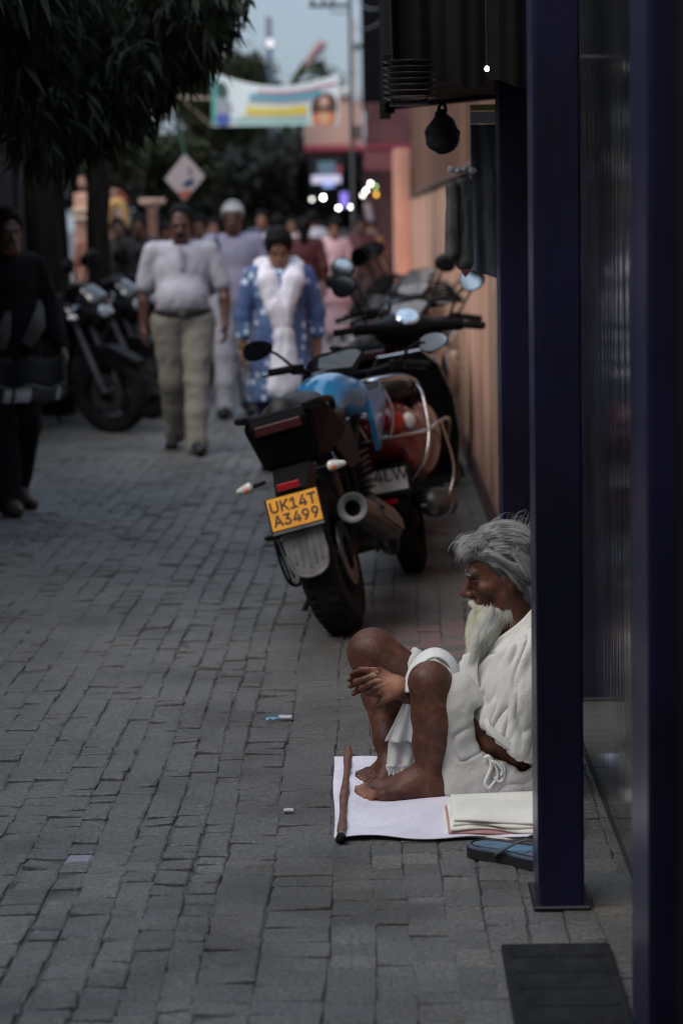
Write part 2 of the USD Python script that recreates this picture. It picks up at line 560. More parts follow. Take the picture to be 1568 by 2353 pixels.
dirt = mat('joint_dirt', (0.07, 0.068, 0.066), .9, var=.5, vscale=7, bump=.6, bscale=90)
g = single('ground', box(-150, -80, -0.3, 150, 320, -0.007), dirt, 'bare dark ground below and around the stone paved lane', 'ground', kind='structure')


def inview(X, Y, z=0.0, margin=90):
    v = C2W.T @ (np.array([X, Y, z]) - EYE)
    if v[2] > -0.1:
        return False
    px, py = 784 - v[0] / v[2] * FPX, 1176 + v[1] / v[2] * FPX
    return -margin < px < 1568 + margin and py < 2352 + margin


def sett(x0, x1, y0, y1, rg, gap, tilt, cham):
    """One hewn stone: 12 points, 18 triangles, top about z = 0."""
    x0, x1, y0, y1 = x0 + gap * rg.uniform(.3, 1), x1 - gap * rg.uniform(.3, 1), y0 + gap * rg.uniform(.3, 1), y1 - gap * rg.uniform(.3, 1)
    j = lambda: rg.uniform(-.004, .004)
    cx, cy = (x0 + x1) / 2, (y0 + y1) / 2
    a, b, h0 = rg.normal(0, tilt), rg.normal(0, tilt), rg.normal(0, tilt * .055)
    hgt = lambda X, Y: h0 + a * (X - cx) + b * (Y - cy)
    cs = [(x0 + j(), y0 + j()), (x1 + j(), y0 + j()), (x1 + j(), y1 + j()), (x0 + j(), y1 + j())]
    V = [(X, Y, -0.035) for X, Y in cs] + [(X, Y, hgt(X, Y) - cham * rg.uniform(.6, 1.5)) for X, Y in cs]
    V += [(X + (cx - X) * cham * 1.6 / (abs(x1 - x0) / 2), Y + (cy - Y) * cham * 1.6 / (abs(y1 - y0) / 2), hgt(X, Y)) for X, Y in cs]
    F = []
    for k in range(4):
        k2 = (k + 1) % 4
        F += [[k, k2, 4 + k2], [k, 4 + k2, 4 + k], [4 + k, 4 + k2, 8 + k2], [4 + k, 8 + k2, 8 + k]]
    F += [[8, 9, 10], [8, 10, 11]]
    return np.array(V), np.array(F)


lane = thing('lane', 'grey granite sett paving of the narrow market lane', 'pavement', (0, 6, 0), kind='structure')
stones, rg = [], np.random.default_rng(3)
xs, X = [], -5.0
while X < 1.25:
    w_ = rg.uniform(.070, .106) if X < -.31 else rg.uniform(.075, .11)
    if abs(X + .29) < .1 and not any(abs(q + .29) < 1e-6 for q in xs):
        X = -.29
        w_ = .15
    xs.append(X); X += w_
for k, x0 in enumerate(xs[:-1]):
    x1, Y = xs[k + 1], 3.6 + rg.uniform(0, .2)
    plain = x0 > -.30
    while Y < 27:
        L = rg.uniform(.062, .115) if not plain else rg.uniform(.065, .13)
        if rg.random() < .12:
            L *= 1.5
        if Y + L > 3.6 and inview((x0 + x1) / 2, Y + L / 2):
            wob = .012 * math.sin(Y * .8 + k * .2) + .006 * math.sin(Y * 3.1 + k)
            s = sett(x0 + wob, x1 + wob, Y, Y + L, rg, .0052 * rg.choice([.25, .5, 1.15], p=[.5, .3, .2]) if not plain else .0022 * rg.choice([.3, .7, 1.3]), .042 if not plain else .020, .0035 if not plain else .002)
            c0 = np.array([(x0 + x1) / 2, Y + L / 2])
            stones.append((Y, c0, s))
        Y += L
stones.sort(key=lambda q: q[0])
LIL = {int(np.argmin([np.hypot(*(q[1] - G(*w_)[:2])) for q in stones])) for w_ in ((372, 1926), (488, 1898), (152, 1976))}
rest = []
for i, (Y, c0, s) in enumerate(stones):
    red = ((.02 < c0[0] < .32 and 8.8 < c0[1] < 9.9) or (.1 < c0[0] < .4 and 11.0 < c0[1] < 12.2)) and rg.random() < .7
    lilac = i in LIL
    if i < 285:
        part(lane, 'sett', s, red_sett if red else smooth_sett if lilac else SETT[rg.choice(6, p=[.26, .24, .17, .15, .1, .08])])
    elif red and COUNT.get((lane.path, 'red_sett'), 0) < 14:
        part(lane, 'red_sett', s, red_sett, label='paving stone stained with worn red paint')
    else:
        rest.append(s)
part(lane, 'far_setts', cat(*rest), LOOKS['granite_many'], kind='stuff')
far_pave = mat('far_paving', (0.14, 0.137, 0.133), .42, var=.35, vscale=3.0, stretch=(3, 1, 1), bump=.4, bscale=18)
single('lane_far_end', box(-5.0, 27.0, -0.03, 1.2, 90, -0.004), far_pave, 'far end of the paved lane beneath the crowd', 'pavement', kind='structure')
drain = thing('drain_cover', 'dark square rubber mat or drain lid by the nearest shop post', 'drain cover', (.33, 4.9, 0))
a0, b0 = G(1150, 2190), G(1380, 2190)
xl, xr_ = a0[0], b0[0] + .02
dm = mat('drain_iron', (0.016, 0.016, 0.017), .85, spec=.2, var=.4, vscale=20, bump=.6, bscale=80)
part(drain, 'lid', box(xl, a0[1] - .62, .004, xr_, a0[1], .022, .005), dm)
for k in range(5):
    part(drain, 'rib', box(xl + .02, a0[1] - .1 - k * .11, .0222, xr_ - .02, a0[1] - .07 - k * .11, .0238, .0007), dm)

# ------------------------------------------------------------------ right: stained wall
LOOKS['wall'] = usdkit.material(stage, '/World/Looks/wall', {
    'g': ('geometry', {}),
    'm1': ('mapping', {'mapping_type': 'point', 'scale': (1.0, 1.0, 0.05)}), 'n1': ('noise_texture', {'scale': 1.5, 'detail': 5.0, 'roughness': 0.62}),
    'r1': ('rgb_ramp', {'ramp': [(0, (0.13, 0.065, 0.035)), (.36, (0.20, 0.105, 0.055)), (.45, (0.50, 0.33, 0.215)), (.54, (0.68, 0.34, 0.25)), (.66, (0.58, 0.39, 0.27)), (1, (0.70, 0.38, 0.29))]}),
    'm2': ('mapping', {'mapping_type': 'point', 'scale': (1.0, 1.0, 0.22)}), 'n2': ('noise_texture', {'scale': 1.1, 'detail': 6.0, 'roughness': 0.7}),
    'r2': ('rgb_ramp', {'ramp': [(0, (0.36, 0.16, 0.05)), (.36, (0.5, 0.24, 0.09)), (.47, (1, 1, 1)), (1, (1, 1, 1))]}),
    'mx': ('mix_color', {'blend_type': 'multiply', 'fac': 0.8, 'use_clamp': False}),
    'n3': ('noise_texture', {'scale': 30.0, 'detail': 6.0}), 'b': ('bump', {'strength': 0.35, 'distance': 0.01}),
    'p': ('principled_bsdf', {'roughness': 0.8})},
    [('g.position', 'm1.vector'), ('g.position', 'm2.vector'), ('m1.vector', 'n1.vector'), ('m2.vector', 'n2.vector'), ('n1.fac', 'r1.fac'), ('n2.fac', 'r2.fac'), ('r1.color', 'mx.a'), ('r2.color', 'mx.b'), ('mx.result', 'p.base_color'), ('g.position', 'n3.vector'), ('n3.fac', 'b.height'), ('b.normal', 'p.normal')], surface='p.BSDF')
wm = LOOKS['wall']
wall = thing('stained_wall', 'long pinkish orange wall with rusty vertical stains behind the parked bikes', 'wall', (.66, 24, 0))
for k in range(16):        # boards of the wall, each with its own edges
    y0 = 8.75 + k * 1.95
    part(wall, 'panel', box(.58 + rg.uniform(-.006, .006), y0 + .008, -.015, .72, y0 + 1.942, 1.86 + rg.uniform(-.01, .01), .006), wm)
part(wall, 'ledge', box(.55, 8.7, 1.865, .74, 40, 1.93, .01), mat('ledge_brown', (0.10, 0.055, 0.035), .8, var=.4, vscale=4))
ys = np.arange(8.7, 40.0, .08)
grid = np.array([[[.64 + .022 * math.sin(y_ * 2 * PI / .32), y_, z_] for z_ in (1.93, 2.5, 3.1, 3.5)] for y_ in ys])
part(wall, 'corrugated_sheet', sheet(grid, .006), mat('sheet_rust', (0.20, 0.095, 0.055), .75, var=.5, vscale=1.6, stretch=(1, 1, .08), col2=(0.055, 0.03, 0.022)), label='dark rusty corrugated upper sheet')
part(wall, 'wall_foot', box(.57, 8.7, -.015, .5795, 40, .16), mat('foot_maroon', (0.13, 0.06, 0.055), .8, var=.4, vscale=5))
part(wall, 'end_post', box(.30, 39.4, -.01, .575, 40.3, 2.66, .02), mat('post_pink', (0.60, 0.30, 0.22), .8, var=.3, vscale=2, stretch=(1, 1, .2)))

# ------------------------------------------------------------------ right: the near shop front
violet = mat('violet_paint', (0.0055, 0.004, 0.021), .45, spec=.25, var=.6, vscale=4, stretch=(1, 1, .4), bump=.1, bscale=30)
blackm = mat('black_metal', (0.006, 0.006, 0.008), .35, var=.3, vscale=9)
steel = mat('steel_panel', (0.22, 0.22, 0.225), .11, metal=.95, var=.45, vscale=3.2, bump=.16, bscale=9, stretch=(1, 1.6, .25))
trim = mat('post_trim', (0.035, 0.032, 0.075), .32, metal=.4, var=.3, vscale=5, stretch=(1, 1, .2))
TOP = 3.1


def post(name, x0, x1, y0, y1, label, foot=True):
    t = thing(name, label, 'shop post', ((x0 + x1) / 2, (y0 + y1) / 2, 0), group=None)
    part(t, 'shaft', box(x0 + .004, y0, .0, x1, y1, TOP, .006), violet)
    part(t, 'face_strip', box(x0, y0 + .006, .05, x0 + .003, y1 - .006, TOP - .05), trim)
    part(t, 'foot_plate', box(x0 - .012, y0 - .012, .0005, x1 + .015, y1 + .015, .012, .004), blackm)
    return t


a0 = G(1236, 2092)
post('shop_post', a0[0], a0[0] + .108, a0[1], a0[1] + .19, 'violet blue metal post of the shop front that hides the seated man\'s back')
post('shop_post', .405, .55, 7.95, 8.2, 'dark shop post standing behind the seated man\'s head at the end of the wall')
xb = .484
post('shop_post', xb + .001, xb + .42, 4.36, 4.66, 'nearest and widest black violet shop post at the right edge')
xb = .60
pan = thing('steel_shutter', 'dark polished steel panel between the two nearest shop posts mirroring the seated man', 'shutter panel', (xb, 6.4, 0))
part(pan, 'sheet', box(xb + .002, 5.0, .035, xb + .02, 7.94, 3.0, .0015), steel)
part(pan, 'bottom_rail', box(xb + .001, 5.0, .0, xb + .03, 7.94, .033, .002), blackm)
shop = thing('shop_interior', 'unlit black shop interior behind the posts', 'shop', (1.6, 6.4, 0))
dk = mat('shop_dark', (0.007, 0.006, 0.007), .9, var=.3, vscale=3, spec=.05)
part(shop, 'back_wall', box(2.5, 2.2, 0, 2.6, 8.7, 3.3), dk)
part(shop, 'side_wall', box(.553, 8.22, 0, 2.5, 8.34, 3.3), dk)
part(shop, 'floor', box(.64, 2.2, -.01, 2.5, 8.2, .14, .005), dk)
part(shop, 'front_wall', box(.53, 2.2, .0, .62, 4.34, 3.2), dk)
part(shop, 'ceiling', box(.5, 2.2, 3.3, 2.7, 8.5, 3.4), dk)
part(shop, 'fascia', box(.36, 2.4, 2.92, .48, 9.3, 3.5, .01), dk)
part(shop, 'counter', box(.75, 5.9, .14, 1.1, 7.9, .95, .01), dk)
# canopy over the goods
can = thing('stall_canopy', 'black tarpaulin canopy full of hanging goods above the seated man', 'canopy', (.6, 8.6, 0))
tarp = mat('tarpaulin', (0.0045, 0.0045, 0.005), .7, var=.4, vscale=5, bump=.3, bscale=12, spec=.12)


def folded(p0, p1, z0, z1, sag, n=40, m=10, amp=.018, fr=26, seed=0):
    p0, p1 = np.asarray(p0, float), np.asarray(p1, float)
    nrm = np.array([-(p1 - p0)[1], (p1 - p0)[0]]) / np.linalg.norm(p1 - p0)
    gr = np.zeros((n, m, 3))
    for i, s in enumerate(np.linspace(0, 1, n)):
        for j, t in enumerate(np.linspace(0, 1, m)):
            w_ = amp * math.sin(s * fr + seed + t) * (1 - .4 * t) + amp * .5 * math.sin(s * fr * 2.3 + seed * 2)
            q = p0 + (p1 - p0) * s + nrm * w_
            gr[i, j] = (q[0], q[1], z0 + (z1 - z0) * t - sag * math.sin(PI * s) * (1 - t) + .012 * math.sin(s * 17 + seed))
    return gr


part(can, 'front_valance', sheet(folded((.06, 7.55), (.47, 7.55), 2.02, 2.9, .0, seed=1, amp=.009, fr=19), .004), tarp)
part(can, 'side_valance', sheet(folded((.05, 10.2), (.05, 7.5), 2.03, 2.9, .03, n=60, seed=2), .004), tarp)
part(can, 'roof', box(.03, 7.5, 2.9, .62, 11.2, 2.93, .005), tarp)
part(can, 'lining', box(.03, 7.7, 2.10, .5, 10.4, 2.13, .005), tarp)
for k in range(2):
    part(can, 'support_rod', tube([(.06, 7.6 + k * 2.4, 2.06), (.56, 7.6 + k * 2.4, 2.1)], .012), blackm)
# stack of metal plates on show
st = thing('plate_stack', 'stack of dark metal plates with glinting rims under the canopy', 'plate stack', P(935, 200, 7.42))
pm_ = mat('plate_metal', (0.22, 0.21, 0.20), .25, metal=.9, var=.3, vscale=8)
pc = P(940, 205, 7.40)
for k in range(7):
    zc = pc[2] - .035 + k * .018
    part(st, 'plate', xform(lathe([(0, 0), (.055, .0), (.078, .010), (.080, .013), (.077, .013), (.054, .003), (0, .003)], 36), t=(pc[0], pc[1], zc)), pm_, smooth=40)
part(st, 'bracket', box(pc[0] - .06, pc[1] - .03, pc[2] - .046, pc[0] + .06, pc[1] + .1, pc[2] - .037, .003), blackm)


def hanging_bag(px, py0, py1, Y, w_, label, m, group=None):
    top, bot = P(px, py0, Y), P(px, py1, Y)
    hgt = top[2] - bot[2]
    t = thing('hanging_bag', label, 'bag', bot)
    F = Field([ell(bot + (0, 0, hgt * .30), (w_, w_ * .8, hgt * .30), k=.03), cone(bot + (0, 0, hgt * .4), bot + (0, 0, hgt * .72), w_ * .8, w_ * .35, k=.04)], .008)
    part(t, 'sack', wrinkle(F.mesh(), .012, 22, seed=int(px)), m, True)
    part(t, 'strap', tube(smoothpath([bot + (0, 0, hgt * .7), bot + (-.012, 0, hgt * .85), top, bot + (.012, 0, hgt * .85), bot + (0, 0, hgt * .68)]), .006, 8), m)
    part(t, 'knot', ball(bot + (0, 0, hgt * .71), .022, 2, (1, 1, .7)), m, True)


bagm = mat('black_cloth', (0.008, 0.008, 0.009), .85, bump=.3, bscale=90)
hanging_bag(1016, 235, 346, 8.3, .046, 'small round black bag hanging from the canopy beside the poster', bagm)
# poster strip, rolled grey sack, denim
po = thing('hanging_poster', 'narrow poster with yellow top and white band hanging by the stained wall', 'poster', P(1110, 640, 8.9))
y_ = 8.62
a, b = P(1081, 400, y_), P(1141, 400, y_)
zs = [P(1110, q, y_)[2] for q in (238, 254, 284, 640)]
for nm, z1, z0, c_ in (('yellow_header', zs[0], zs[1], (0.62, 0.56, 0.16)), ('white_band', zs[1], zs[2], (0.78, 0.78, 0.80))):
    part(po, nm, box(a[0], y_, z0 + .001, b[0], y_ + .008, z1 - .001), mat('poster_' + nm, c_, .4))
gp = np.array([[[x_, y_ + .004 + .006 * math.sin(x_ * 90 + zz * 3), zz] for zz in np.linspace(zs[3] + .34 * (b[0] - x_), zs[2] - .001, 24)] for x_ in np.linspace(a[0], b[0], 14)])
part(po, 'picture', sheet(gp, .004), mat('poster_grey', (0.13, 0.15, 0.19), .42, var=.55, vscale=5, stretch=(6, 6, 1), col2=(0.05, 0.052, 0.055)))
sk = thing('rolled_bundle', 'rolled grey cloth bundle with a pale tied top hanging beside the poster', 'bundle', P(1050, 640, 8.5))
t0, t1 = P(1047, 400, 8.5), P(1056, 615, 8.5)
F = Field([cone(P(1040, 430, 8.5), P(1040, 580, 8.5), .020, .024, k=.01), cone(P(1066, 420, 8.52), P(1066, 600, 8.52), .026, .028, k=.01), cone(P(1066, 600, 8.52), P(1070, 630, 8.52), .024, .004, k=.01)], .005)
part(sk, 'roll', wrinkle(F.mesh(), .006, np.diag([60, 60, 9.0]), 3), mat('bundle_grey', (0.10, 0.10, 0.105), .8, var=.4, vscale=9, col2=(0.035, 0.036, 0.04)), True)
for k, px in enumerate((1036, 1052, 1068, 1084)):
    q = P(px, 388 + 4 * (k % 2), 8.5)
    part(sk, 'tie', wrinkle(ball(q, .012, 2, (1, .8, .8)), .004, 80, k), mat('tie_white', (0.5, 0.5, 0.5), .7), True)
part(sk, 'tag', prism([(-.018, 0), (.018, 0), (0, -.03)], .003, rotx(PI / 2), P(1068, 618, 8.48)), mat('tag_maroon', (0.12, 0.02, 0.02), .7))

# ------------------------------------------------------------------ lit bulbs
LAMP = lambda s: emit(f'lamp_{s}', (1.0, 0.97, 0.90), s * .75)


def bulb(px, py, Y, rad, label, m, drop=.25):
    c = P(px, py, Y)
    t = thing('light_bulb', label, 'light bulb', c)
    part(t, 'globe', ball(c, rad, 2, (1, 1, 1.15)), m, True)
    part(t, 'socket', xform(lathe([(0, 0), (rad * .5, 0), (rad * .55, rad * .9), (rad * .3, rad * 1.3), (0, rad * 1.3)], 16), t=c + (0, 0, rad * 1.1)), blackm)
    part(t, 'wire', tube([c + (0, 0, rad * 2.3), c + (0, 0, rad * 2.3 + drop)], .004, 6), blackm)


bulb(1118, 157, 7.3, .0075, 'tiny lit bulb under the canopy left of the posts', LAMP(9), .2)
tl = thing('light_bulb', 'tiny lit bulb on the edge of the violet shop post', 'light bulb', P(1229, 157, 5.62))
part(tl, 'globe', ball(P(1229.5, 157, 5.60), .0065, 2, (1, 1, 1.2)), LAMP(9), True)
part(tl, 'socket', tube([P(1229.5, 157, 5.60) + (.004, .0, 0), P(1229.5, 157, 5.60) + (.022, .03, 0)], .005), blackm)

# ------------------------------------------------------------------ far end of the lane: buildings, signs, lamps
pinkw = mat('pink_plaster', (0.66, 0.43, 0.36), .8, var=.12, vscale=1.5)
crims = mat('crimson_trim', (0.40, 0.06, 0.09), .6)
maroon = mat('maroon_board', (0.10, 0.028, 0.030), .6, var=.3, vscale=2)
def PX(px, Y): return P(px, 490, Y)[0]
def PZ(py, Y): return P(862, py, Y)[2]

pb = thing('pink_building', 'pale pink building whose upper floor juts over the lane behind the banner', 'building', (-.4, 50, 0))
Y0 = 47.0
part(pb, 'upper_wall', box(PX(702, Y0), Y0, PZ(333, Y0), PX(835, Y0), Y0 + 9, PZ(222, Y0), .03), pinkw)
part(pb, 'parapet', box(PX(778, Y0), Y0 - .08, PZ(221, Y0), PX(832, Y0), Y0 + 6, PZ(200, Y0), .03), mat('plaster_white', (.62, .60, .58), .7))
part(pb, 'crimson_ledge', box(PX(700, Y0), Y0 - .12, PZ(345, Y0), PX(838, Y0), Y0 + 8.8, PZ(334, Y0), .02), crims)
part(pb, 'soffit', box(PX(700, Y0), Y0 - .05, PZ(353, Y0), PX(838, Y0), Y0 + 8.8, PZ(346, Y0)), maroon)
part(pb, 'ground_floor', box(PX(835, Y0), Y0 + .4, -.01, PX(1000, Y0), Y0 + 9, PZ(346, Y0)), maroon)
for k in range(2):
    part(pb, 'window', box(PX(813 + k * 14, Y0), Y0 - .03, PZ(318, Y0), PX(820 + k * 14, Y0), Y0 - .001, PZ(285, Y0)), dk)
mb = thing('maroon_shop', 'maroon fronted shop with dark upper shutters where the wall ends', 'building', (.5, 43, 0))
Y1 = 42.0
part(mb, 'fascia', box(PX(842, Y1), Y1, PZ(332, Y1), 2.5, Y1 + 4, PZ(236, Y1), .02), maroon)
part(mb, 'fascia_edge', box(PX(841, Y1), Y1 - .06, PZ(338, Y1), 2.5, Y1 + 3.9, PZ(333, Y1)), crims)
part(mb, 'sign_board', box(PX(838, Y1), Y1 - .1, PZ(392, Y1), 1.3, Y1 + .05, PZ(350, Y1), .02), mat('sign_plum', (0.17, 0.045, 0.055), .5))
part(mb, 'upper_shutter', box(PX(836, Y1), Y1 + .1, PZ(234, Y1), 2.5, Y1 + 4, PZ(-60, Y1), .02), dk)
part(mb, 'door_board', box(PX(866, Y1), Y1 + .3, -.01, 2.5, Y1 + .5, PZ(460, Y1), .01), maroon)
part(mb, 'curtain', sheet(np.array([[[PX(836 + 12 * s + 14 * (1 - t), Y1), Y1 - .2 + .03 * math.sin(s * 14), PZ(535 - 70 * t, Y1)] for t in np.linspace(0, 1, 8)] for s in np.linspace(0, 1, 12)]), .01), mat('curtain_pale', (.45, .38, .42), .7))
part(mb, 'post', box(PX(864, Y1), Y1 - .05, -.01, PX(868, Y1), Y1 + .05, PZ(393, Y1)), blackm)
vs = thing('vertical_sign', 'tall pale vertical sign on the upper edge of the maroon shop', 'sign', (-.25, 41.5, 3.5))
palem = mat('pale_sign', (.50, .49, .50), .6, var=.2, vscale=3)
part(vs, 'board', box(PX(815, 41.6), 41.55, PZ(232, 41.6), PX(829, 41.6), 41.65, PZ(110, 41.6), .01), palem)
part(vs, 'upper_board', box(PX(817, 41.6), 41.55, PZ(100, 41.6), PX(828, 41.6), 41.65, PZ(38, 41.6), .01), palem)
part(vs, 'clamp', box(PX(818, 41.6), 41.5, PZ(109, 41.6), PX(836, 41.6), 41.72, PZ(101, 41.6)), blackm)
up = thing('utility_pole', 'dark utility pole with a cross arm and insulators against the sky', 'pole', (PX(811, 36), 36, 0))
grayp = mat('pole_grey', (0.06, 0.06, 0.065), .6)
part(up, 'shaft', tube([(PX(811, 36), 36, PZ(330, 36)), (PX(811, 36), 36, 6.2)], [.03, .025], 10), grayp)
part(up, 'lower_shaft', tube([(PX(811, 36), 36, 0), (PX(811, 36), 36, PZ(331, 36))], .032, 10), grayp)
part(up, 'cross_arm', box(PX(718, 36), 35.97, PZ(14, 36), PX(812, 36), 36.03, PZ(6, 36), .005), grayp)
for px in (726, 752, 772):
    part(up, 'insulator', xform(lathe([(0, 0), (.025, 0), (.03, .05), (.015, .09), (0, .09)], 12), t=(PX(px, 36), 36, PZ(6, 36))), grayp)
part(up, 'bracket', tube([(PX(770, 36), 36, PZ(14, 36)), (PX(768, 36), 36, PZ(26, 36)), (PX(806, 36), 36, PZ(27, 36))], .012, 6), grayp)
for k, (py, sag) in enumerate(((60, .4), (-20, .6))):
    w0, w1 = np.array([PX(811, 36), 36, PZ(py, 36)]), np.array([.62, 8.6, 3.3 + .1 * k])
    pts = [w0 + (w1 - w0) * t + np.array([0, 0, -sag * math.sin(PI * t)]) for t in np.linspace(0, 1, 24)]
    part(up, 'cable', tube(pts, .008, 6), blackm)
lt = thing('street_lamp', 'tall slim lamp post with a pale lit head above the banner', 'street lamp', (PX(627, 64), 64, 0))
bl = mat('lamp_blue_grey', (0.10, 0.13, 0.18), .5)
part(lt, 'shaft', tube([(PX(627, 64), 64, 0), (PX(627, 64), 64, PZ(106, 64))], [.10, .07], 12), bl)
part(lt, 'head', hull(ball((PX(628, 64), 64, PZ(97, 64)), .10, 2, (1, 1, .8)), ball((PX(628, 64), 64, PZ(88, 64)), .07, 2)), emit('lamp_head_glow', (.95, .93, 1.0), .8), True)
part(lt, 'mast', box(PX(619, 64), 63.95, PZ(84, 64), PX(633, 64), 64.05, PZ(32, 64), .02), mat('mast_mauve', (0.22, 0.20, 0.26), .6))
part(lt, 'bracket', box(PX(612, 64), 63.97, PZ(104, 64), PX(642, 64), 64.03, PZ(101, 64)), bl)

ban = thing('banner', 'white green and yellow printed banner strung across the lane with a woman portrait', 'banner', (-1.6, 40, 3.0))
YB = 40.0


def bpt(s, t, off=0.0):
    """A point of the banner: s along, t up; the top edge sags."""
    sag = 30 * math.sin(PI * s) ** 1.0 * t
    return P(487 + 290 * s, 289 - t * (124 - 4 * s) + sag - 4 * s * (1 - t), YB + .03 * math.sin(s * 9) + off)


def bpatch(s0, s1, t0, t1, off, n=16, m=5, shape=None):
    return sheet(np.array([[bpt(s, t, off) for t in np.linspace(t0, t1, m)] for s in np.linspace(s0, s1, n)]), .006)


bw = lambda n_, c_: mat('banner_' + n_, c_, .55)
part(ban, 'cloth', bpatch(0, 1, 0, 1, 0, 32, 10), bw('white', (.74, .80, .80)))
part(ban, 'top_stripe', bpatch(.36, .98, .80, .86, -.012), bw('red', (.50, .16, .2)))
part(ban, 'heading', bpatch(.30, .86, .63, .77, -.012), bw('teal', (.10, .34, .42)))
part(ban, 'sub_heading', bpatch(.28, .80, .55, .62, -.012), bw('grey', (.40, .40, .44)))
part(ban, 'yellow_box', bpatch(.27, .75, .27, .47, -.012), bw('yellow', (.72, .55, .06)))
part(ban, 'yellow_light', bpatch(.28, .62, .40, .47, -.016), bw('cream', (.80, .70, .32)))
part(ban, 'text_line', bpatch(.22, .76, .20, .25, -.012), bw('sand', (.62, .55, .36)))
part(ban, 'green_line', bpatch(.16, .76, .10, .15, -.012), bw('green', (.22, .48, .40)))
part(ban, 'mint_foot', bpatch(.2, .8, .0, .07, -.012), bw('mint', (.46, .70, .62)))
part(ban, 'green_edge', bpatch(0, .035, .03, .97, -.012, 4, 12), bw('leaf', (.14, .42, .36)))


def bell(cs, ct, rs, rt, off, name, m):
    ring = [bpt(cs + rs * math.cos(a), ct + rt * math.sin(a), off) for a in np.linspace(0, 2 * PI, 24, endpoint=False)]
    back = [q + (0, .006, 0) for q in ring]
    V = np.array(ring + [bpt(cs, ct, off)] + back + [bpt(cs, ct, off) + (0, .006, 0)])
    F = [[k, (k + 1) % 24, 24] for k in range(24)] + [[25 + (k + 1) % 24, 25 + k, 49] for k in range(24)]
    F += [q for k in range(24) for q in ([k, 25 + k, 25 + (k + 1) % 24], [k, 25 + (k + 1) % 24, (k + 1) % 24])]
    part(ban, name, (V, np.array(F)), m)


bell(.885, .37, .105, .33, -.014, 'portrait_hair', bw('hair', (.10, .045, .03)))
bell(.885, .13, .10, .15, -.020, 'portrait_dress', bw('dress', (.62, .20, .09)))
bell(.885, .14, .045, .14, -.024, 'portrait_front', bw('skin2', (.66, .38, .20)))
bell(.885, .50, .035, .12, -.026, 'portrait_face', bw('skin', (.62, .36, .28)))
bell(.075, .70, .05, .18, -.014, 'figure_hair', bw('dark', (.04, .09, .07)))
bell(.085, .36, .07, .22, -.014, 'figure_coat', bw('coat', (.33, .35, .38)))
bell(.085, .13, .06, .12, -.018, 'figure_base', bw('blue', (.08, .12, .38)))
rope = mat('rope', (0.35, 0.26, 0.2), .8)
part(ban, 'pole_left', tube([P(410, 222, YB), P(486, 226, YB)], .022, 8), rope)
for k, (a_, b_) in enumerate((((0, 1), (560, 60)), ((1, 1), (812, 160)), ((1, 0), (812, 292)), ((0, 0), (410, 222)))):
    part(ban, 'rope', tube([bpt(*a_), P(b_[0], b_[1], YB + (0 if k else .5))], .008, 6), rope)

dia = thing('diamond_sign', 'white diamond shaped sign with an orange and blue tip hanging at the left', 'sign', P(424, 470, 25))
YD = 25.0
dw = mat('diamond_white', (.62, .53, .53), .5)
pts = np.array([P(424, 352, YD), P(470, 404, YD), P(424, 462, YD), P(378, 410, YD)])
def flat(pl, y0, y1):
    V = np.array([(q[0], y0, q[2]) for q in pl] + [(q[0], y1, q[2]) for q in pl]); n = len(pl)
    F = [[0, k, k + 1] for k in range(1, n - 1)] + [[n, n + k + 1, n + k] for k in range(1, n - 1)]
    F += [q for k in range(n) for q in ([k, n + k, n + (k + 1) % n], [k, n + (k + 1) % n, (k + 1) % n])]
    return V, np.array(F)
part(dia, 'board', flat(pts, YD, YD + .03), dw)
part(dia, 'orange_tip', flat([P(407, 440, YD), P(442, 436, YD), P(425, 460, YD)], YD - .006, YD - .001), mat('tip_orange', (.55, .16, .10), .5))
part(dia, 'blue_mark', flat([P(419, 426, YD), P(424, 416, YD), P(445, 409, YD), P(444, 418, YD), P(434, 425, YD)], YD - .010, YD - .0065), mat('mark_navy', (.02, .05, .16), .5))
part(dia, 'purple_mark', flat([P(432, 385, YD), P(437, 382, YD), P(440, 402, YD), P(435, 404, YD)], YD - .006, YD - .001), mat('mark_plum', (.25, .16, .2), .5))
part(dia, 'hook', tube([P(424, 352, YD), P(420, 330, YD), P(408, 300, YD)], .012, 8), mat('hook_green', (.05, .15, .1), .5))

lampm = [(742, 453, 45, .027, 'white lit bulb left of the violet sign', LAMP(26)), (777, 477, 45, .020, 'lower left lit bulb below the violet sign', LAMP(26)), (806, 475, 45, .020, 'lower right lit bulb below the violet sign', LAMP(24)),
         (850, 421, 41.4, .019, 'topmost white lit bulb at the maroon shop', LAMP(22)), (840, 437, 41.4, .019, 'middle cream lit bulb at the maroon shop', LAMP(24)), (833, 448, 41.4, .022, 'faint lower bulb at the maroon shop', LAMP(8)),
         (862, 428, 41.3, .024, 'green glowing bulb at the maroon shop', emit('lamp_green', (.45, .75, .25), 2.5)), (864, 446, 41.3, .024, 'orange glowing bulb at the maroon shop', emit('lamp_orange', (1, .5, .06), 3.5)),
         (716, 457, 45, .028, 'dim bulb furthest to the left at the lane end', LAMP(4))]
for a_ in lampm:
    bulb(a_[0], a_[1], a_[2], a_[3], a_[4], a_[5], .3)
ls = thing('lit_sign', 'pale lilac lit tube sign under the pink building', 'sign', P(750, 425, 44.5))
part(ls, 'tube', tube([P(716, 412, 44.5), P(782, 410, 44.5)], .075, 12), emit('lilac_glow', (.72, .70, .95), .62), True)
part(ls, 'blue_tube', tube([P(742, 425, 44.4), P(768, 423, 44.4)], .045, 10), emit('blue_glow', (.35, .5, 1.0), .7), True)
part(ls, 'board', box(PX(732, 44.6), 44.6, PZ(398, 44.6), PX(772, 44.6), 44.7, PZ(368, 44.6), .01), emit('sign_blue', (.22, .34, .46), .32))
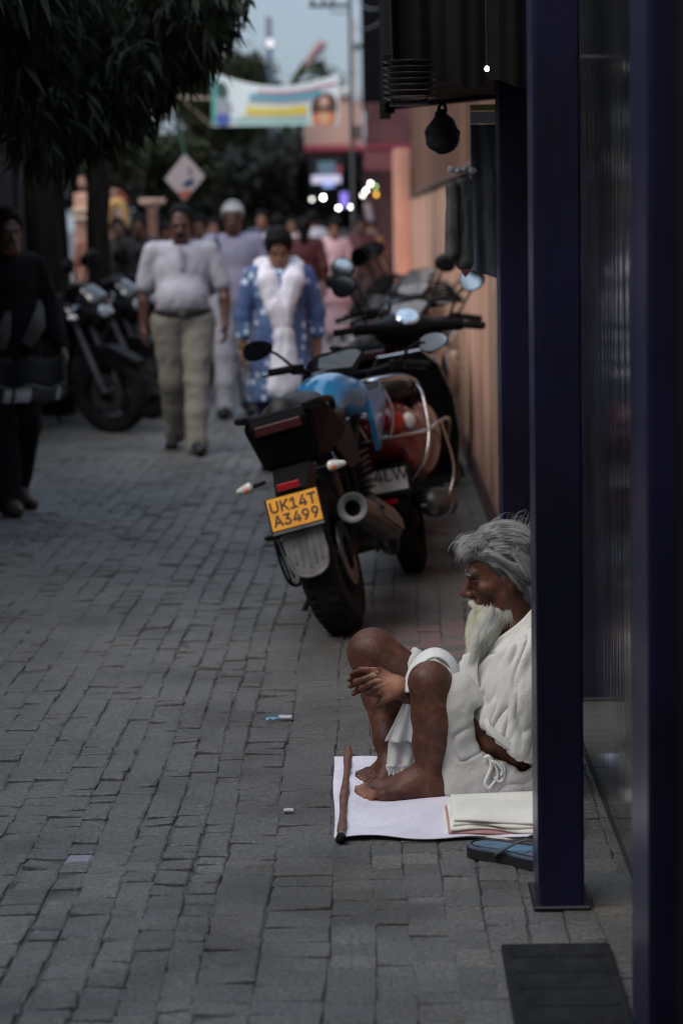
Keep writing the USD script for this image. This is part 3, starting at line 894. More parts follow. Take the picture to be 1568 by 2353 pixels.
part(ls, 'red_end', box(PX(775, 44.6), 44.58, PZ(395, 44.6), PX(787, 44.6), 44.7, PZ(378, 44.6), .01), mat('sign_red', (.35, .06, .08), .5))
part(ls, 'frame', box(PX(712, 44.8), 44.75, PZ(420, 44.8), PX(790, 44.8), 44.82, PZ(362, 44.8), .01), blackm)
v2 = thing('violet_sign', 'small glowing violet sign between the lit bulbs', 'sign', P(790, 470, 45.5))
part(v2, 'panel', box(PX(782, 45.5), 45.5, PZ(474, 45.5), PX(799, 45.5), 45.56, PZ(440, 45.5), .01), emit('violet_glow', (.34, .26, .95), .75))
part(v2, 'frame', box(PX(779, 45.5), 45.57, PZ(478, 45.5), PX(802, 45.5), 45.62, PZ(434, 45.5), .01), blackm)
# ------------------------------------------------------------------ left side: shop, gate, planter
lb = thing('dark_shop_row', 'row of unlit dark shops under the trees on the left', 'building', (-3.6, 18, 0))
part(lb, 'wall', box(-4.6, 4, -.01, -3.4, 26.5, 2.5, .02), dk)
part(lb, 'canopy', box(-3.4, 10.5, 2.30, -1.78, 14.2, 2.36, .02), dk)
part(lb, 'valance', sheet(folded((-1.80, 14.1), (-1.80, 10.6), 2.08, 2.30, .02, n=70, seed=4), .004), dk)
for k in range(9):
    part(lb, 'shutter', box(-3.397, 6.2 + k * 2.1, .1, -3.38, 8.0 + k * 2.1, 2.2, .004), mat('shutter_dark', (0.012, 0.011, 0.012), .8, var=.3, vscale=3, spec=.1))
gate = thing('pink_gateway', 'weathered pink and ochre gateway seen between the tree trunks', 'gateway', P(230, 560, 34))
Yg = 34.0
pk = mat('gate_pink', (.46, .25, .18), .85, var=.4, vscale=3)
oc = mat('gate_ochre', (.42, .24, .08), .85, var=.4, vscale=4)
part(gate, 'pier', box(PX(170, Yg), Yg, -.01, PX(215, Yg), Yg + .6, PZ(430, Yg), .03), pk)
part(gate, 'pier', box(PX(240, Yg), Yg + .1, -.01, PX(262, Yg), Yg + .7, PZ(422, Yg), .03), pk)
part(gate, 'cornice', box(PX(166, Yg), Yg - .08, PZ(474, Yg), PX(218, Yg), Yg + .6, PZ(466, Yg), .01), mat('gate_cream', (.6, .5, .38), .8))
part(gate, 'cornice', box(PX(166, Yg), Yg - .08, PZ(492, Yg), PX(218, Yg), Yg + .6, PZ(485, Yg), .01), mat('gate_cream', (.6, .5, .38), .8))
part(gate, 'arch', tube(smoothpath([P(246, 520, Yg), P(250, 480, Yg), P(268, 462, Yg), P(284, 478, Yg), P(288, 520, Yg)]), .06, 10), oc, True)
part(gate, 'finial', ball(P(246, 434, Yg), .07, 2), oc, True)
part(gate, 'finial', ball(P(190, 418, Yg), .06, 2, (1, 1, 1.5)), pk, True)
part(gate, 'red_board', box(PX(262, Yg), Yg + .2, PZ(452, Yg), PX(292, Yg), Yg + .3, PZ(425, Yg), .02), mat('gate_red', (.20, .045, .03), .7))
pl = thing('stone_urn', 'pale pink bowl shaped urn on a slim pillar beside the diamond sign', 'urn', P(350, 560, 27))
cu = P(350, 487, 27)
part(pl, 'bowl', xform(lathe([(0, 0), (.045, 0), (.06, .05), (.10, .085), (.14, .10), (.15, .145), (.14, .15), (0, .15)], 24), t=cu), mat('urn_pink', (.75, .50, .40), .6), smooth=30)
part(pl, 'pillar', box(cu[0] - .05, cu[1] - .05, -.01, cu[0] + .05, cu[1] + .05, cu[2] - .001, .01), mat('urn_pillar', (.25, .13, .1), .8))
pp = thing('brown_post', 'slim rusty brown post behind the pink urn', 'post', (PX(335, 29), 29, 0))
part(pp, 'shaft', box(PX(331, 29), 29, -.01, PX(341, 29), 29.06, PZ(383, 29), .005), mat('post_brown', (.24, .12, .06), .8))
part(pp, 'cap', box(PX(329, 29), 28.98, PZ(383, 29), PX(343, 29), 29.08, PZ(378, 29), .005), mat('post_brown', (.24, .12, .06), .8))

# ------------------------------------------------------------------ trees
def leafmat(name, c_):
    if name not in LOOKS:
        LOOKS[name] = usdkit.material(stage, '/World/Looks/' + name, {
            'g': ('geometry', {}), 'r': ('rgb_ramp', {'ramp': [(0, tuple(np.array(c_) * .5)), (.6, c_), (.9, tuple(np.array(c_) * 1.5)), (1, tuple(np.array(c_) * (1.9, 1.7, 1.2)))]}),
            'p': ('principled_bsdf', {'roughness': .6, 'specular_ior_level': .22}), 't': ('translucent_bsdf', {}), 'mx': ('mix_closure', {'fac': .22})},
            [('g.random_per_island', 'r.fac'), ('r.color', 'p.base_color'), ('r.color', 't.color'), ('p.BSDF', 'mx.closure1'), ('t.BSDF', 'mx.closure2')], surface='mx.closure')
    return LOOKS[name]


def leaves(centres, rg, length, width, droop):
    """Long leaves as two-sided folded blades, 4 triangles each."""
    n = len(centres)
    az = rg.uniform(0, 2 * PI, n)
    el = -droop + rg.normal(0, .45, n)
    dr = np.stack([np.cos(az) * np.cos(el), np.sin(az) * np.cos(el), np.sin(el)], 1)
    sd = np.stack([-np.sin(az), np.cos(az), rg.normal(0, .35, n)], 1)
    sd /= np.linalg.norm(sd, axis=1, keepdims=True)
    up_ = np.cross(dr, sd)
    L = length * rg.uniform(.6, 1.3, n)[:, None]; W = width * rg.uniform(.7, 1.2, n)[:, None]
    b, t = centres, centres + dr * L - np.array([0, 0, 1]) * L * .22
    m = centres + dr * L * .45
    V = np.stack([b, m + sd * W, m - up_ * W * .35, m - sd * W, t], 1).reshape(-1, 3)
    o = np.arange(n)[:, None] * 5
    F = np.concatenate([o + [0, 1, 2], o + [0, 2, 3], o + [2, 1, 4], o + [3, 2, 4]], 0)
    return V, F


bark = mat('bark', (0.014, 0.012, 0.010), .95, spec=.1, var=.5, vscale=6, stretch=(3, 3, .5), bump=.8, bscale=20)


def tree(name, label, base, trunk, limbs, clumps, nleaf, length, width, droop, lm, seed, group=None, single_leaves=0):
    rg = np.random.default_rng(seed)
    t = thing(name, label, 'tree', base, group=group)
    part(t, 'trunk', wrinkle(tube(smoothpath([q[:3] for q in trunk]), np.interp(np.linspace(0, 1, (len(trunk) - 1) * 6 + 1), np.linspace(0, 1, len(trunk)), [q[3] for q in trunk]), 14), .02, 9, seed), bark, True)
    for l_ in limbs:
        pth = smoothpath(l_, 5)
        part(t, 'limb', tube(pth, np.linspace(.07, .015, len(pth)), 8), bark, True)
    pts = []
    tot = sum(c[3] * c[4] * c[5] for c in clumps)
    for c in clumps:
        k = int(nleaf * c[3] * c[4] * c[5] / tot)
        # leaves grow in sprigs
        nb = max(k // 9, 1)
        u_ = rg.normal(size=(nb, 3)); u_ /= np.linalg.norm(u_, axis=1, keepdims=True)
        rad = rg.random(nb)[:, None] ** .42
        b = np.array(c[:3]) + u_ * rad * np.array(c[3:6])
        pts.append((b[:, None, :] + rg.normal(0, length * .33, (nb, 9, 3))).reshape(-1, 3))
    V, F = leaves(np.vstack(pts), rg, length, width, droop)
    n = len(V) // 5
    if single_leaves:      # the leaves nearest to the lane in view are parts of their own
        c = V.reshape(n, 5, 3).mean(1)
        v = (c - EYE) @ C2W
        px, py = 784 - v[:, 0] / v[:, 2] * FPX, 1176 + v[:, 1] / v[:, 2] * FPX
        seen = np.flatnonzero((px > 0) & (px < 640) & (py > 0) & (py < 470))
        pick = seen[np.argsort(c[seen, 1])[:single_leaves * 3:3]]
        one = np.array([[0, 1, 2], [0, 2, 3], [2, 1, 4], [3, 2, 4]])
        for k in pick:
            part(t, 'leaf', (V[k * 5:k * 5 + 5], one), lm)
        keep = np.ones(n, bool); keep[pick] = False
        V = V.reshape(n, 5, 3)[keep].reshape(-1, 3)
        F = (np.arange(keep.sum())[:, None, None] * 5 + one[None]).reshape(-1, 3)
    part(t, 'crown', (V, F), lm, kind='stuff')
    return t


lm_dark = leafmat('leaf_dark', (0.026, 0.036, 0.015))
lm_mid = leafmat('leaf_mid', (0.060, 0.072, 0.026))
lm_far = leafmat('leaf_far', (0.042, 0.046, 0.036))
KS = .74


def near(q):
    return (q[0] * KS, q[1] * KS, 1.63 + (q[2] - 1.63) * KS) + tuple(e * KS for e in q[3:])


cl = []
for a_ in range(26):
    q = rng.normal(size=3); q /= np.linalg.norm(q)
    cl.append((-3.15 + 1.05 * q[0], 14.6 + 2.0 * q[1], 3.75 + 1.0 * q[2], .5, .8, .5))
cl += [(-2.3, 12.9, 2.85, .7, .8, .45), (-2.6, 12.6, 2.75, .6, .8, .45), (-2.0, 14.0, 3.05, .45, .8, .45), (-2.0, 13.2, 3.3, .6, .9, .5), (-2.5, 14.5, 2.75, .7, 1.0, .4), (-2.1, 13.8, 3.7, .6, .9, .5)]
cl = [q for q in (near(q) for q in cl) if q[0] > -1.9 and q[2] < 3.0]
for px_, py_, Y_, r_ in ((480, 10, 10.2, .10), (420, 50, 10.0, .13), (470, 90, 10.4, .06), (400, 120, 10.0, .10), (330, 160, 9.8, .11), (270, 220, 9.8, .12), (490, -40, 10.3, .10), (380, -10, 10, .16), (190, 260, 9.6, .12), (90, 280, 9.4, .12)):
    q_ = P(px_, py_, Y_ * 1.1)
    cl.append((q_[0], q_[1], q_[2], r_ * 1.1, .5, r_ * 1.2))
tree('mango_tree', 'large dark drooping leaved tree reaching in over the upper left of the lane', (-2.75, 9.6, 0), [(-2.75, 9.6, -.05, .2), (-2.72, 9.6, .9, .17), (-2.65, 9.6, 1.7, .15), (-2.5, 9.7, 2.5, .11), (-2.3, 9.8, 3.4, .05)],
     [[(-2.65, 9.6, 1.7), (-1.9, 9.3, 2.2), (-1.2, 9.2, 2.6)], [(-2.55, 9.7, 2.3), (-1.7, 10.1, 2.6), (-.95, 10.3, 2.9)], [(-2.65, 9.6, 1.9), (-2.2, 8.9, 2.4), (-1.9, 8.5, 2.7)], [(-2.5, 9.7, 2.5), (-1.8, 8.9, 2.9), (-1.4, 8.6, 3.1)]],
     cl, 26000, .125, .016, .8, lm_dark, 11, single_leaves=240)
cl = [(-3.6 + .5 * math.cos(k * 2.4), 20.2 + .7 * math.sin(k * 2.4), 3.9 + .2 * (k % 3), .45, .6, .35) for k in range(6)]
tree('roadside_tree', 'thick dark trunk at the left edge behind the man in the black jacket', (-2.75, 20.4, 0), [(-2.75, 20.4, -.05, .18), (-2.76, 20.4, 1.2, .17), (-2.8, 20.4, 2.4, .15), (-3.0, 20.4, 3.6, .08)],
     [[(-2.8, 20.4, 2.4), (-3.1, 20.2, 3.1), (-3.6, 20.1, 3.8)], [(-2.9, 20.4, 2.9), (-3.2, 20.6, 3.5), (-3.6, 20.7, 3.9)]], cl, 5000, .19, .026, .7, lm_dark, 15)
cl = [(-3.2 + .9 * math.cos(k * 2.4), 21 + 1.6 * math.sin(k * 2.4), 3.4 + .35 * (k % 4), .9, 1.1, .6) for k in range(12)]
cl += [(-2.35, 20.5, 3.1, .55, .9, .6), (-2.1, 21.5, 3.3, .35, .8, .5)]
tree('shade_tree', 'second darker tree with a thin straight trunk behind the first', (PX(226, 20.5), 20.5, 0), [(PX(226, 20.5), 20.5, -.05, .10), (PX(226, 20.5), 20.5, 1.4, .09), (PX(228, 20.5), 20.5, 2.6, .08), (PX(232, 20.5), 20.6, 4, .04)],
     [[(PX(228, 20.5), 20.5, 2.5), (-2.0, 20.8, 3.0), (-1.7, 21, 3.4)], [(PX(228, 20.5), 20.5, 2.3), (-2.7, 20.8, 2.9), (-3.3, 21, 3.4)]], cl, 16000, .2, .028, .8, lm_dark, 12)
cl = [(-2.9 + .55 * math.cos(k * 2.1), 29 + 1.2 * math.sin(k * 2.1), 2.25 + .22 * (k % 3), .42, .6, .34) for k in range(7)]
tree('young_tree', 'young light green tree behind the diamond sign', (-2.75, 29, 0), [(-2.75, 29, -.05, .05), (-2.75, 29, 1.2, .04), (-2.7, 29, 2.3, .02)], [[(-2.72, 29, 1.8), (-2.4, 29, 2.3)], [(-2.72, 29, 1.7), (-3.2, 29, 2.2)]], cl, 3500, .2, .035, .3, lm_mid, 13)
cl = [(-2.9 + .5 * math.cos(k * 2.1), 46 + 1.2 * math.sin(k * 2.1), 3.4 + .3 * (k % 4), .5, .8, .4) for k in range(9)]
tree('young_tree', 'light green tree top beside the left end of the banner', (-3, 46, 0), [(-3, 46, -.05, .08), (-3, 46, 1.8, .06), (-3, 46, 3.6, .03)], [[(-3, 46, 2.8), (-2.5, 46, 3.4)], [(-3, 46, 2.6), (-3.5, 46, 3.4)]], cl, 5000, .2, .035, .3, lm_mid, 14)
for k, (X_, Y_, w_, h_, n_, lab) in enumerate([(-2.4, 56, 1.5, 3.9, 7000, 'dark rounded tree below the banner at the lane end'), (-4.2, 52, 1.8, 4.6, 7000, 'tall dark tree behind the pink gateway'), (-1.2, 60, 1.1, 3.4, 5000, 'dark tree under the pink building at the lane end'), (-6.5, 46, 2.4, 6.5, 8000, 'tallest far tree at the left behind the shops'), (-3.2, 70, 1.6, 6.2, 5000, 'far olive tree top showing above the banner')]):
    rgk = np.random.default_rng(50 + k)
    cl = [(X_ + w_ * .6 * rgk.normal(), Y_ + 1.2 * rgk.normal(), h_ * .62 + h_ * .17 * rgk.normal(), w_ * .42, w_ * .5, h_ * .16) for _ in range(16)]
    tree('lane_tree', lab, (X_, Y_, 0), [(X_, Y_, -.05, .12), (X_ + .05, Y_, h_ * .35, .10), (X_, Y_, h_ * .85, .03)], [[(X_, Y_, h_ * .4), (X_ + w_ * .3, Y_, h_ * .55), (X_ + w_ * .6, Y_, h_ * .7)], [(X_, Y_, h_ * .45), (X_ - w_ * .3, Y_, h_ * .6), (X_ - w_ * .6, Y_, h_ * .75)]],
         cl, n_, .34, .07, .3, lm_far if k != 4 else lm_mid, 60 + k)
# leaning plume of a flowering palm against the sky
Yp = 58.0
pf = thing('flowering_palm', 'leaning palm with a pinkish flower spike against the sky', 'palm', (PX(668, Yp), Yp, 0))
part(pf, 'trunk', tube(smoothpath([(PX(640, Yp), Yp, 0), (PX(650, Yp), Yp, 2), (PX(668, Yp), Yp, PZ(200, Yp))]), .09, 10), bark)
fr_ = []
for k in range(15):
    a_, b_ = P(665 + 2 * (k % 5), 205 - k, Yp), P(685 + 2.6 * k, 175 - 5.0 * (k % 8) - k, Yp + .4 * math.sin(k))
    fr_.append(tube(smoothpath([a_, (a_ + b_) / 2 + (0, 0, .06), b_]), np.linspace(.045, .012, 13), 6))
for f_ in fr_:
    part(pf, 'frond', f_, leafmat('leaf_olive', (.16, .17, .06)))
part(pf, 'flower_spike', wrinkle(tube(smoothpath([P(705, 150, Yp), P(722, 122, Yp), P(742, 98, Yp)]), np.linspace(.05, .10, 13), 10), .05, 12, 3), mat('spike_pink', (.34, .2, .2), .8), True)
# buildings outside the frame close the lane behind the photographer, as on the real street
bk = thing('lane_house', 'plain plastered house on the lane outside the view', 'building', (1.5, -8, 0))
part(bk, 'wall', box(-6, -14, -.01, -2.1, 3.3, 5.2, .05), mat('house_plaster', (.22, .19, .17), .85, var=.2, vscale=1))
# ------------------------------------------------------------------ people
def skinmat(name, c_):
    return mat(name, c_, .48, var=.22, vscale=14, bump=.12, bscale=120, extra={'subsurface_weight': .12, 'subsurface_scale': .006, 'subsurface_radius': (1.0, .35, .2)})


skin_a = skinmat('skin_dark', (0.115, 0.052, 0.033))
skin_b = skinmat('skin_brown', (0.20, 0.095, 0.058))
skin_c = skinmat('skin_deep', (0.085, 0.036, 0.026))
hair_b = mat('hair_black', (0.006, 0.005, 0.005), .7, bump=.5, bscale=60, stretch=(1, 1, .2), spec=.12)
hair_g = mat('hair_grey', (0.22, 0.22, 0.23), .6, bump=.5, bscale=70)
shoe_b = mat('shoe_black', (0.012, 0.011, 0.011), .45)
sandal_m = mat('sandal_brown', (0.05, 0.03, 0.022), .6)


def cloth(name, c_, var=.15, vs=3.0, rough=.85, bump=.25, bs=260, **kw):
    return mat('cloth_' + name, c_, rough, var=var, vscale=vs, bump=bump, bscale=bs, **kw)


def head_prims(C, Fv, s, k=.018):
    """A head about C (between the ears), looking along Fv."""
    Fv = np.asarray(Fv, float); Fv = Fv / np.linalg.norm(Fv)
    L = np.cross([0, 0, 1.0], Fv); L /= np.linalg.norm(L)
    U = np.cross(Fv, L)
    R = np.stack([Fv, L, U])
    q = lambda f, l, u_: C + s * (f * Fv + l * L + u_ * U)
    pr = [ell(q(-.005, 0, .045), np.array([.097, .075, .088]) * s, R, k * s), ell(q(.03, 0, -.04), np.array([.066, .060, .085]) * s, R, .03 * s),
          cone(q(.045, -.03, -.105), q(.045, .03, -.105), .022 * s, .022 * s, .03 * s), cone(q(.05, -.03, -.102), q(-.01, -.056, -.055), .018 * s, .02 * s, .02 * s), cone(q(.05, .03, -.102), q(-.01, .056, -.055), .018 * s, .02 * s, .02 * s),
          cone(q(.086, -.035, .022), q(.086, .035, .022), .012 * s, .012 * s, .02 * s),
          ell(q(.084, -.032, .002), np.array([.013, .02, .013]) * s, R, .008 * s, 'sub'), ell(q(.084, .032, .002), np.array([.013, .02, .013]) * s, R, .008 * s, 'sub'),
          ell(q(.074, -.032, .002), np.array([.013, .014, .012]) * s, R, .004 * s), ell(q(.074, .032, .002), np.array([.013, .014, .012]) * s, R, .004 * s),
          cone(q(.088, 0, .012), q(.108, 0, -.032), .008 * s, .013 * s, .01 * s), cone(q(.096, -.013, -.036), q(.096, .013, -.036), .009 * s, .009 * s, .008 * s),
          cone(q(.082, -.02, -.066), q(.082, .02, -.066), .011 * s, .011 * s, .01 * s), cone(q(.079, -.017, -.080), q(.079, .017, -.080), .011 * s, .011 * s, .008 * s),
          ell(q(.098, 0, -.073), np.array([.012, .024, .0025]) * s, R, .004 * s, 'sub'),
          ell(q(-.008, -.078, -.008), np.array([.020, .009, .032]) * s, R, .008 * s), ell(q(-.008, .078, -.008), np.array([.020, .009, .032]) * s, R, .008 * s)]
    return pr, q, R


def hand_prims(W, dr, palm, s, curl=.5, side=1):
    """A hand from the wrist W pointing along dr, its palm facing `palm`; side +1 puts the thumb along dr x palm."""
    dr = np.asarray(dr, float) / np.linalg.norm(dr)
    pn = np.asarray(palm, float); pn = pn - dr * (pn @ dr); pn /= np.linalg.norm(pn)
    sd = np.cross(dr, pn) * side
    pr = [cone(W, W + dr * .03 * s, .024 * s, .024 * s, .02 * s)]
    for l in (-.024, 0, .024):
        pr.append(cone(W + dr * .03 * s + sd * l * .7 * s, W + dr * .088 * s + sd * l * s, .016 * s, .0135 * s, .012 * s))
    for i, (l, ln) in enumerate(((.031, .068), (.011, .078), (-.010, .072), (-.030, .056))):
        b = W + dr * .09 * s + sd * l * s
        a1, a2, a3 = curl * .6, curl * 1.6, curl * 2.4
        p = [b]
        for f_, a_ in ((.45, a1), (.32, a2), (.23, a3)):
            p.append(p[-1] + (dr * math.cos(a_) + pn * math.sin(a_) + sd * l * .8) * ln * f_ * s)
        pr += chain(p, [.0088 * s, .0083 * s, .0076 * s, .0066 * s], .004 * s)
    t0 = W + dr * .03 * s + sd * .026 * s
    t1 = t0 + (dr * .6 + sd * .55 + pn * .35) * .045 * s
    pr += chain([t0, t1, t1 + (dr * .9 + pn * .35) * .032 * s], [.013 * s, .010 * s, .0075 * s], .008 * s)
    return pr


def walker(name, label, loc, yaw, h, skin, top, bottom, *, h_grid=.008, stride=.16, arms=((.1, .06), (-.1, .06)), belly=0.0, girth=1.0, sleeve='short', skirt=False, kurta=False, shoes=shoe_b,
           hair='short', hairm=None, face=True, belt=False, collar=True, head_down=.0, bag=None, scarf=None, cap=None, lead=1, longhair=False, group=None, armbend=(.25, .25), detail=True, tuck=False):
    """A standing or walking figure. Local frame: looks along -y, its left is +x."""
    s = h / 1.70
    t = thing(name, label, 'person', loc, M=rotz(yaw), group=group)
    g_ = girth
    hipz, kz, az, shz = .90 * s, .49 * s, .085 * s, 1.405 * s
    hip = [np.array([sx * .085 * s * g_, 0, hipz]) for sx in (-1, 1)]
    st_ = [stride * lead * (-1), stride * lead]
    body, legs, feet = [], [], []
    ank, kne = [], []
    for i, sx in enumerate((-1, 1)):
        fy = st_[i] * s
        back = fy > 0
        a = np.array([sx * .085 * s, fy * 1.25, az + (.05 * s if back else 0)])
        k_ = np.array([sx * .088 * s, fy * .45 - (.05 * s if back else .015 * s), kz])
        ank.append(a); kne.append(k_)
        legs += chain([hip[i], k_, k_ + (a - k_) * .35 + np.array([0, .012 * s, 0]), a], [.082 * s * g_, .054 * s, .054 * s, .036 * s], .03 * s)
        pit = .35 if back else -.05
        dirf = np.array([sx * .12, -math.cos(pit), -math.sin(pit)])
        heel = a + np.array([0, .025 * s, -.05 * s])
        ball_ = heel + dirf * .17 * s
        toe = ball_ + np.array([0, -.05 * s, 0 if not back else .012 * s])
        fp = [cone(a, heel, .034 * s, .030 * s, .02), cone(a + (0, -.02 * s, -.015 * s), ball_, .034 * s, .026 * s, .02), cone(ball_, toe, .028 * s, .018 * s, .02), cone(ball_ + (.022 * s * sx, 0, 0), toe + (.02 * s * sx, .02 * s, 0), .022 * s, .014 * s, .015)]
        feet.append(fp)
    torso = [ell((0, .0, .94 * s), np.array([.150 * g_, .105 * g_, .11]) * s, None, .05 * s), ell((0, -.02 * s - belly * .4, 1.08 * s), np.array([.142 * g_, .10 + belly, .14]) * s, None, .05 * s), ell((0, 0, 1.27 * s), np.array([.160 * g_, .108, .16]) * s, None, .06 * s),
             cone((-.115 * s, .01, 1.395 * s), (.115 * s, .01, 1.395 * s), .055 * s, .055 * s, .05 * s)]
    C = np.array([0, -.025 * s, 1.575 * s])
    neck = [cone((0, .012 * s, 1.40 * s), C + (0, .012 * s, -.06 * s), .056 * s, .052 * s, .03 * s)]
    hp, q, R = head_prims(C, (0, -1, -head_down), s * .98)
    arms_l, upper, hands, els, wrs = [], [], [], [], []
    for i, sx in enumerate((-1, 1)):
        sw, ab = arms[i]
        S_ = np.array([sx * .175 * s * (1 + (g_ - 1) * .6), .01 * s, shz - .01 * s])
        d1 = np.array([sx * (.16 + ab), sw, -1.0]); d1 /= np.linalg.norm(d1)
        E = S_ + d1 * .285 * s
        d2 = np.array([sx * .02, sw - armbend[i], -1.0]); d2 /= np.linalg.norm(d2)
        W = E + d2 * .245 * s
        els.append(E); wrs.append(W)
        upper += chain([S_, E], [.050 * s * g_, .040 * s], .04 * s)
        arms_l += chain([E, E + d2 * .07 * s, W], [.040 * s, .041 * s, .026 * s], .02 * s)
        hands += hand_prims(W, d2, np.array([-sx, 0.15, 0]), s * .98, .55, side=1 if sx < 0 else -1)
    allp = torso + neck + hp + legs + upper + arms_l + hands + feet[0] + feet[1]
    F = Field(allp, h_grid)
    part(t, 'body', F.mesh(), skin, True)
    # trousers or skirt
    if skirt:
        T = Field(inflate(torso[:1], .02) + [cone((0, 0, .92 * s), (0, -.02, .16 * s), .125 * s, .19 * s, .03), cone((-.07 * s, st_[0] * .6, .5 * s), (-.1 * s, st_[0] * .9 * s, .17 * s), .1 * s, .13 * s, .06), cone((.07 * s, st_[1] * .6, .5 * s), (.1 * s, st_[1] * .9 * s, .17 * s), .1 * s, .13 * s, .06)], h_grid * 1.2)
        T.cut((0, 0, .09 * s), (0, 0, -1)).cut((0, 0, 1.02 * s), (0, 0, 1))
        part(t, 'skirt', wrinkle(T.mesh(), .014, np.diag([16, 16, 2.5]), 5), bottom, True)
    else:
        ll = []
        for i in range(2):
            ll += chain([hip[i], kne[i], (kne[i] + ank[i]) / 2, ank[i] + (0, .012, -.035 * s)], [.102 * s * g_, .078 * s, .071 * s, .066 * s], .03 * s)
        T = Field(inflate(torso[:1], .016) + ll, h_grid * 1.1)
        T.cut((0, 0, 1.03 * s), (0, 0, 1))
        part(t, 'trousers', wrinkle(T.mesh(), .012, np.diag([13, 13, 7.0]), 7), bottom, True)
    # top
    U_ = inflate(torso, .017)
    sl = []
    for i in range(2):
        S_ = np.array([(-1, 1)[i] * .175 * s * (1 + (g_ - 1) * .6), .01 * s, shz - .01 * s])
        sl += chain([S_, els[i] if sleeve != 'short' else els[i] + (S_ - els[i]) * .18], [.058 * s * g_, .062 * s if sleeve == 'short' else .056 * s], .03 * s)
        if sleeve == 'long':
            sl += chain([els[i], wrs[i]], [.056 * s, .040 * s], .03 * s)
        elif sleeve == 'half':
            sl += chain([els[i], els[i] + (wrs[i] - els[i]) * .55], [.055 * s, .05 * s], .03 * s)
    low = .985 if tuck else .90
    if kurta:
        low = .50
        U_ = U_ + [cone((0, -.005, 1.0 * s), (0, -.01, .55 * s), .155 * s * g_, .185 * s * g_, .06), cone((-.06, -.01, .8 * s), (-.09, st_[0] * .5, .55 * s), .13 * s, .14 * s, .06), cone((.06, -.01, .8 * s), (.09, st_[1] * .5, .55 * s), .13 * s, .14 * s, .06)]
    T = Field(U_ + sl, h_grid * 1.1)
    T.cut((0, 0, low * s), (0, -.1, -1))
    T.cut((0, .0, 1.462 * s), (0, -.45, 1))
    tp = part(t, 'top', wrinkle(T.mesh(), .008, np.diag([13, 13, 6.0]), 9, crease=.5), top, True)
    if collar:
        ring = [np.array([.066 * s * math.cos(a), .012 * s + .060 * s * math.sin(a), 1.447 * s + .022 * s * math.sin(a)]) for a in np.linspace(-PI * .42, PI * 1.42, 22)]
        part(tp, 'collar', tube(ring, .015 * s, 8, flat=1.8), top, True)
    if belt:
        ring = np.array([[(.172 * g_) * s * math.cos(a), -.008 * s + (.121 + belly * .3) * g_ * s * math.sin(a), .975 * s] for a in np.linspace(0, 2 * PI, 40)])
        part(t, 'belt', sheet(np.array([[q_ + (0, 0, dz) for dz in np.linspace(-.022, .022, 3)] for q_ in ring]), .008), shoe_b, True)
        part(t, 'belt_buckle', box(-.022, -.135 * s * g_ - belly * .3, .955 * s, .022, -.118 * s * g_ - belly * .3, .995 * s, .004), mat('buckle', (.3, .28, .24), .3, metal=.9))
    for i in range(2):
        if shoes is not None:
            Fs = Field(inflate(feet[i][1:], .008) + [cone(feet[i][0][2], feet[i][1][2], .036 * s, .03 * s, .03)], .007)
            Fs.cut((0, 0, ank[i][2] + .004), (0, 0, 1))
            sh = part(t, 'shoe', Fs.mesh(), shoes, True)
    # hair
    hm = hairm or hair_b
    if hair:
        e0 = {'short': .012, 'thin': .005, 'full': .018}[hair]
        H = Field([ell(q(-.010, 0, .052), np.array([.100 + e0, .078 + e0, .092 + e0]) * s * .98, R, .02)], .006 if detail else .01)
        H.cut(q(.068 if hair != 'thin' else .045, 0, .06), R[0] * 1.0 + R[2] * -.55)
        H.cut(q(-.03, 0, -.015 if hair != 'full' else -.05), -R[2] * 1.0 + R[0] * .75)
        part(t, 'hair', wrinkle(H.mesh(), .007, 45, 2), hm, True)
    if longhair:
        B = Field([cone(q(-.09, 0, .03), q(-.105, 0, -.16), .05 * s, .045 * s, .03), ell(q(-.02, 0, .03), np.array([.1, .088, .1]) * s, R, .03)], .008)
        B.cut(q(.05, 0, .04), R[0] * 1.0 - R[2] * .5)
        part(t, 'hair', wrinkle(B.mesh(), .008, 40, 4), hm, True)
    if cap is not None:
        K = Field([ell(q(0, 0, .075), np.array([.108, .088, .062]) * s, R, .02)], .006)
        K.cut(q(0, 0, .06), -R[2])
        part(t, 'cap', K.mesh(), cap, True)
    return t, q, R, s, dict(els=els, wrs=wrs, torso=torso, ank=ank)


def drape(t, name, pts, width, m, thick=.008, fold=.012, n=30, cols=9, parent=None):
    """A long scarf or strap along a path, pts with a normal each."""
    pts = [(np.asarray(a, float), np.asarray(b, float)) for a, b in pts]
    path = smoothpath([a for a, _ in pts], 6)
    nor = smoothpath([b for _, b in pts], 6)
    tg = np.gradient(path, axis=0)
    wd = np.interp(np.linspace(0, 1, len(path)), np.linspace(0, 1, len(width)), width) if np.ndim(width) else np.full(len(path), width)
    gr = np.zeros((len(path), cols, 3))
    for i in range(len(path)):
        n_ = nor[i] / np.linalg.norm(nor[i])
        sd = np.cross(tg[i], n_); sd /= max(np.linalg.norm(sd), 1e-9)
        for j, w_ in enumerate(np.linspace(-1, 1, cols)):
            gr[i, j] = path[i] + sd * w_ * wd[i] / 2 + n_ * (fold * math.sin(j * 2.1 + i * .15) - .02 * w_ * w_)
    return part(parent or t, name, sheet(gr, thick), m, True)


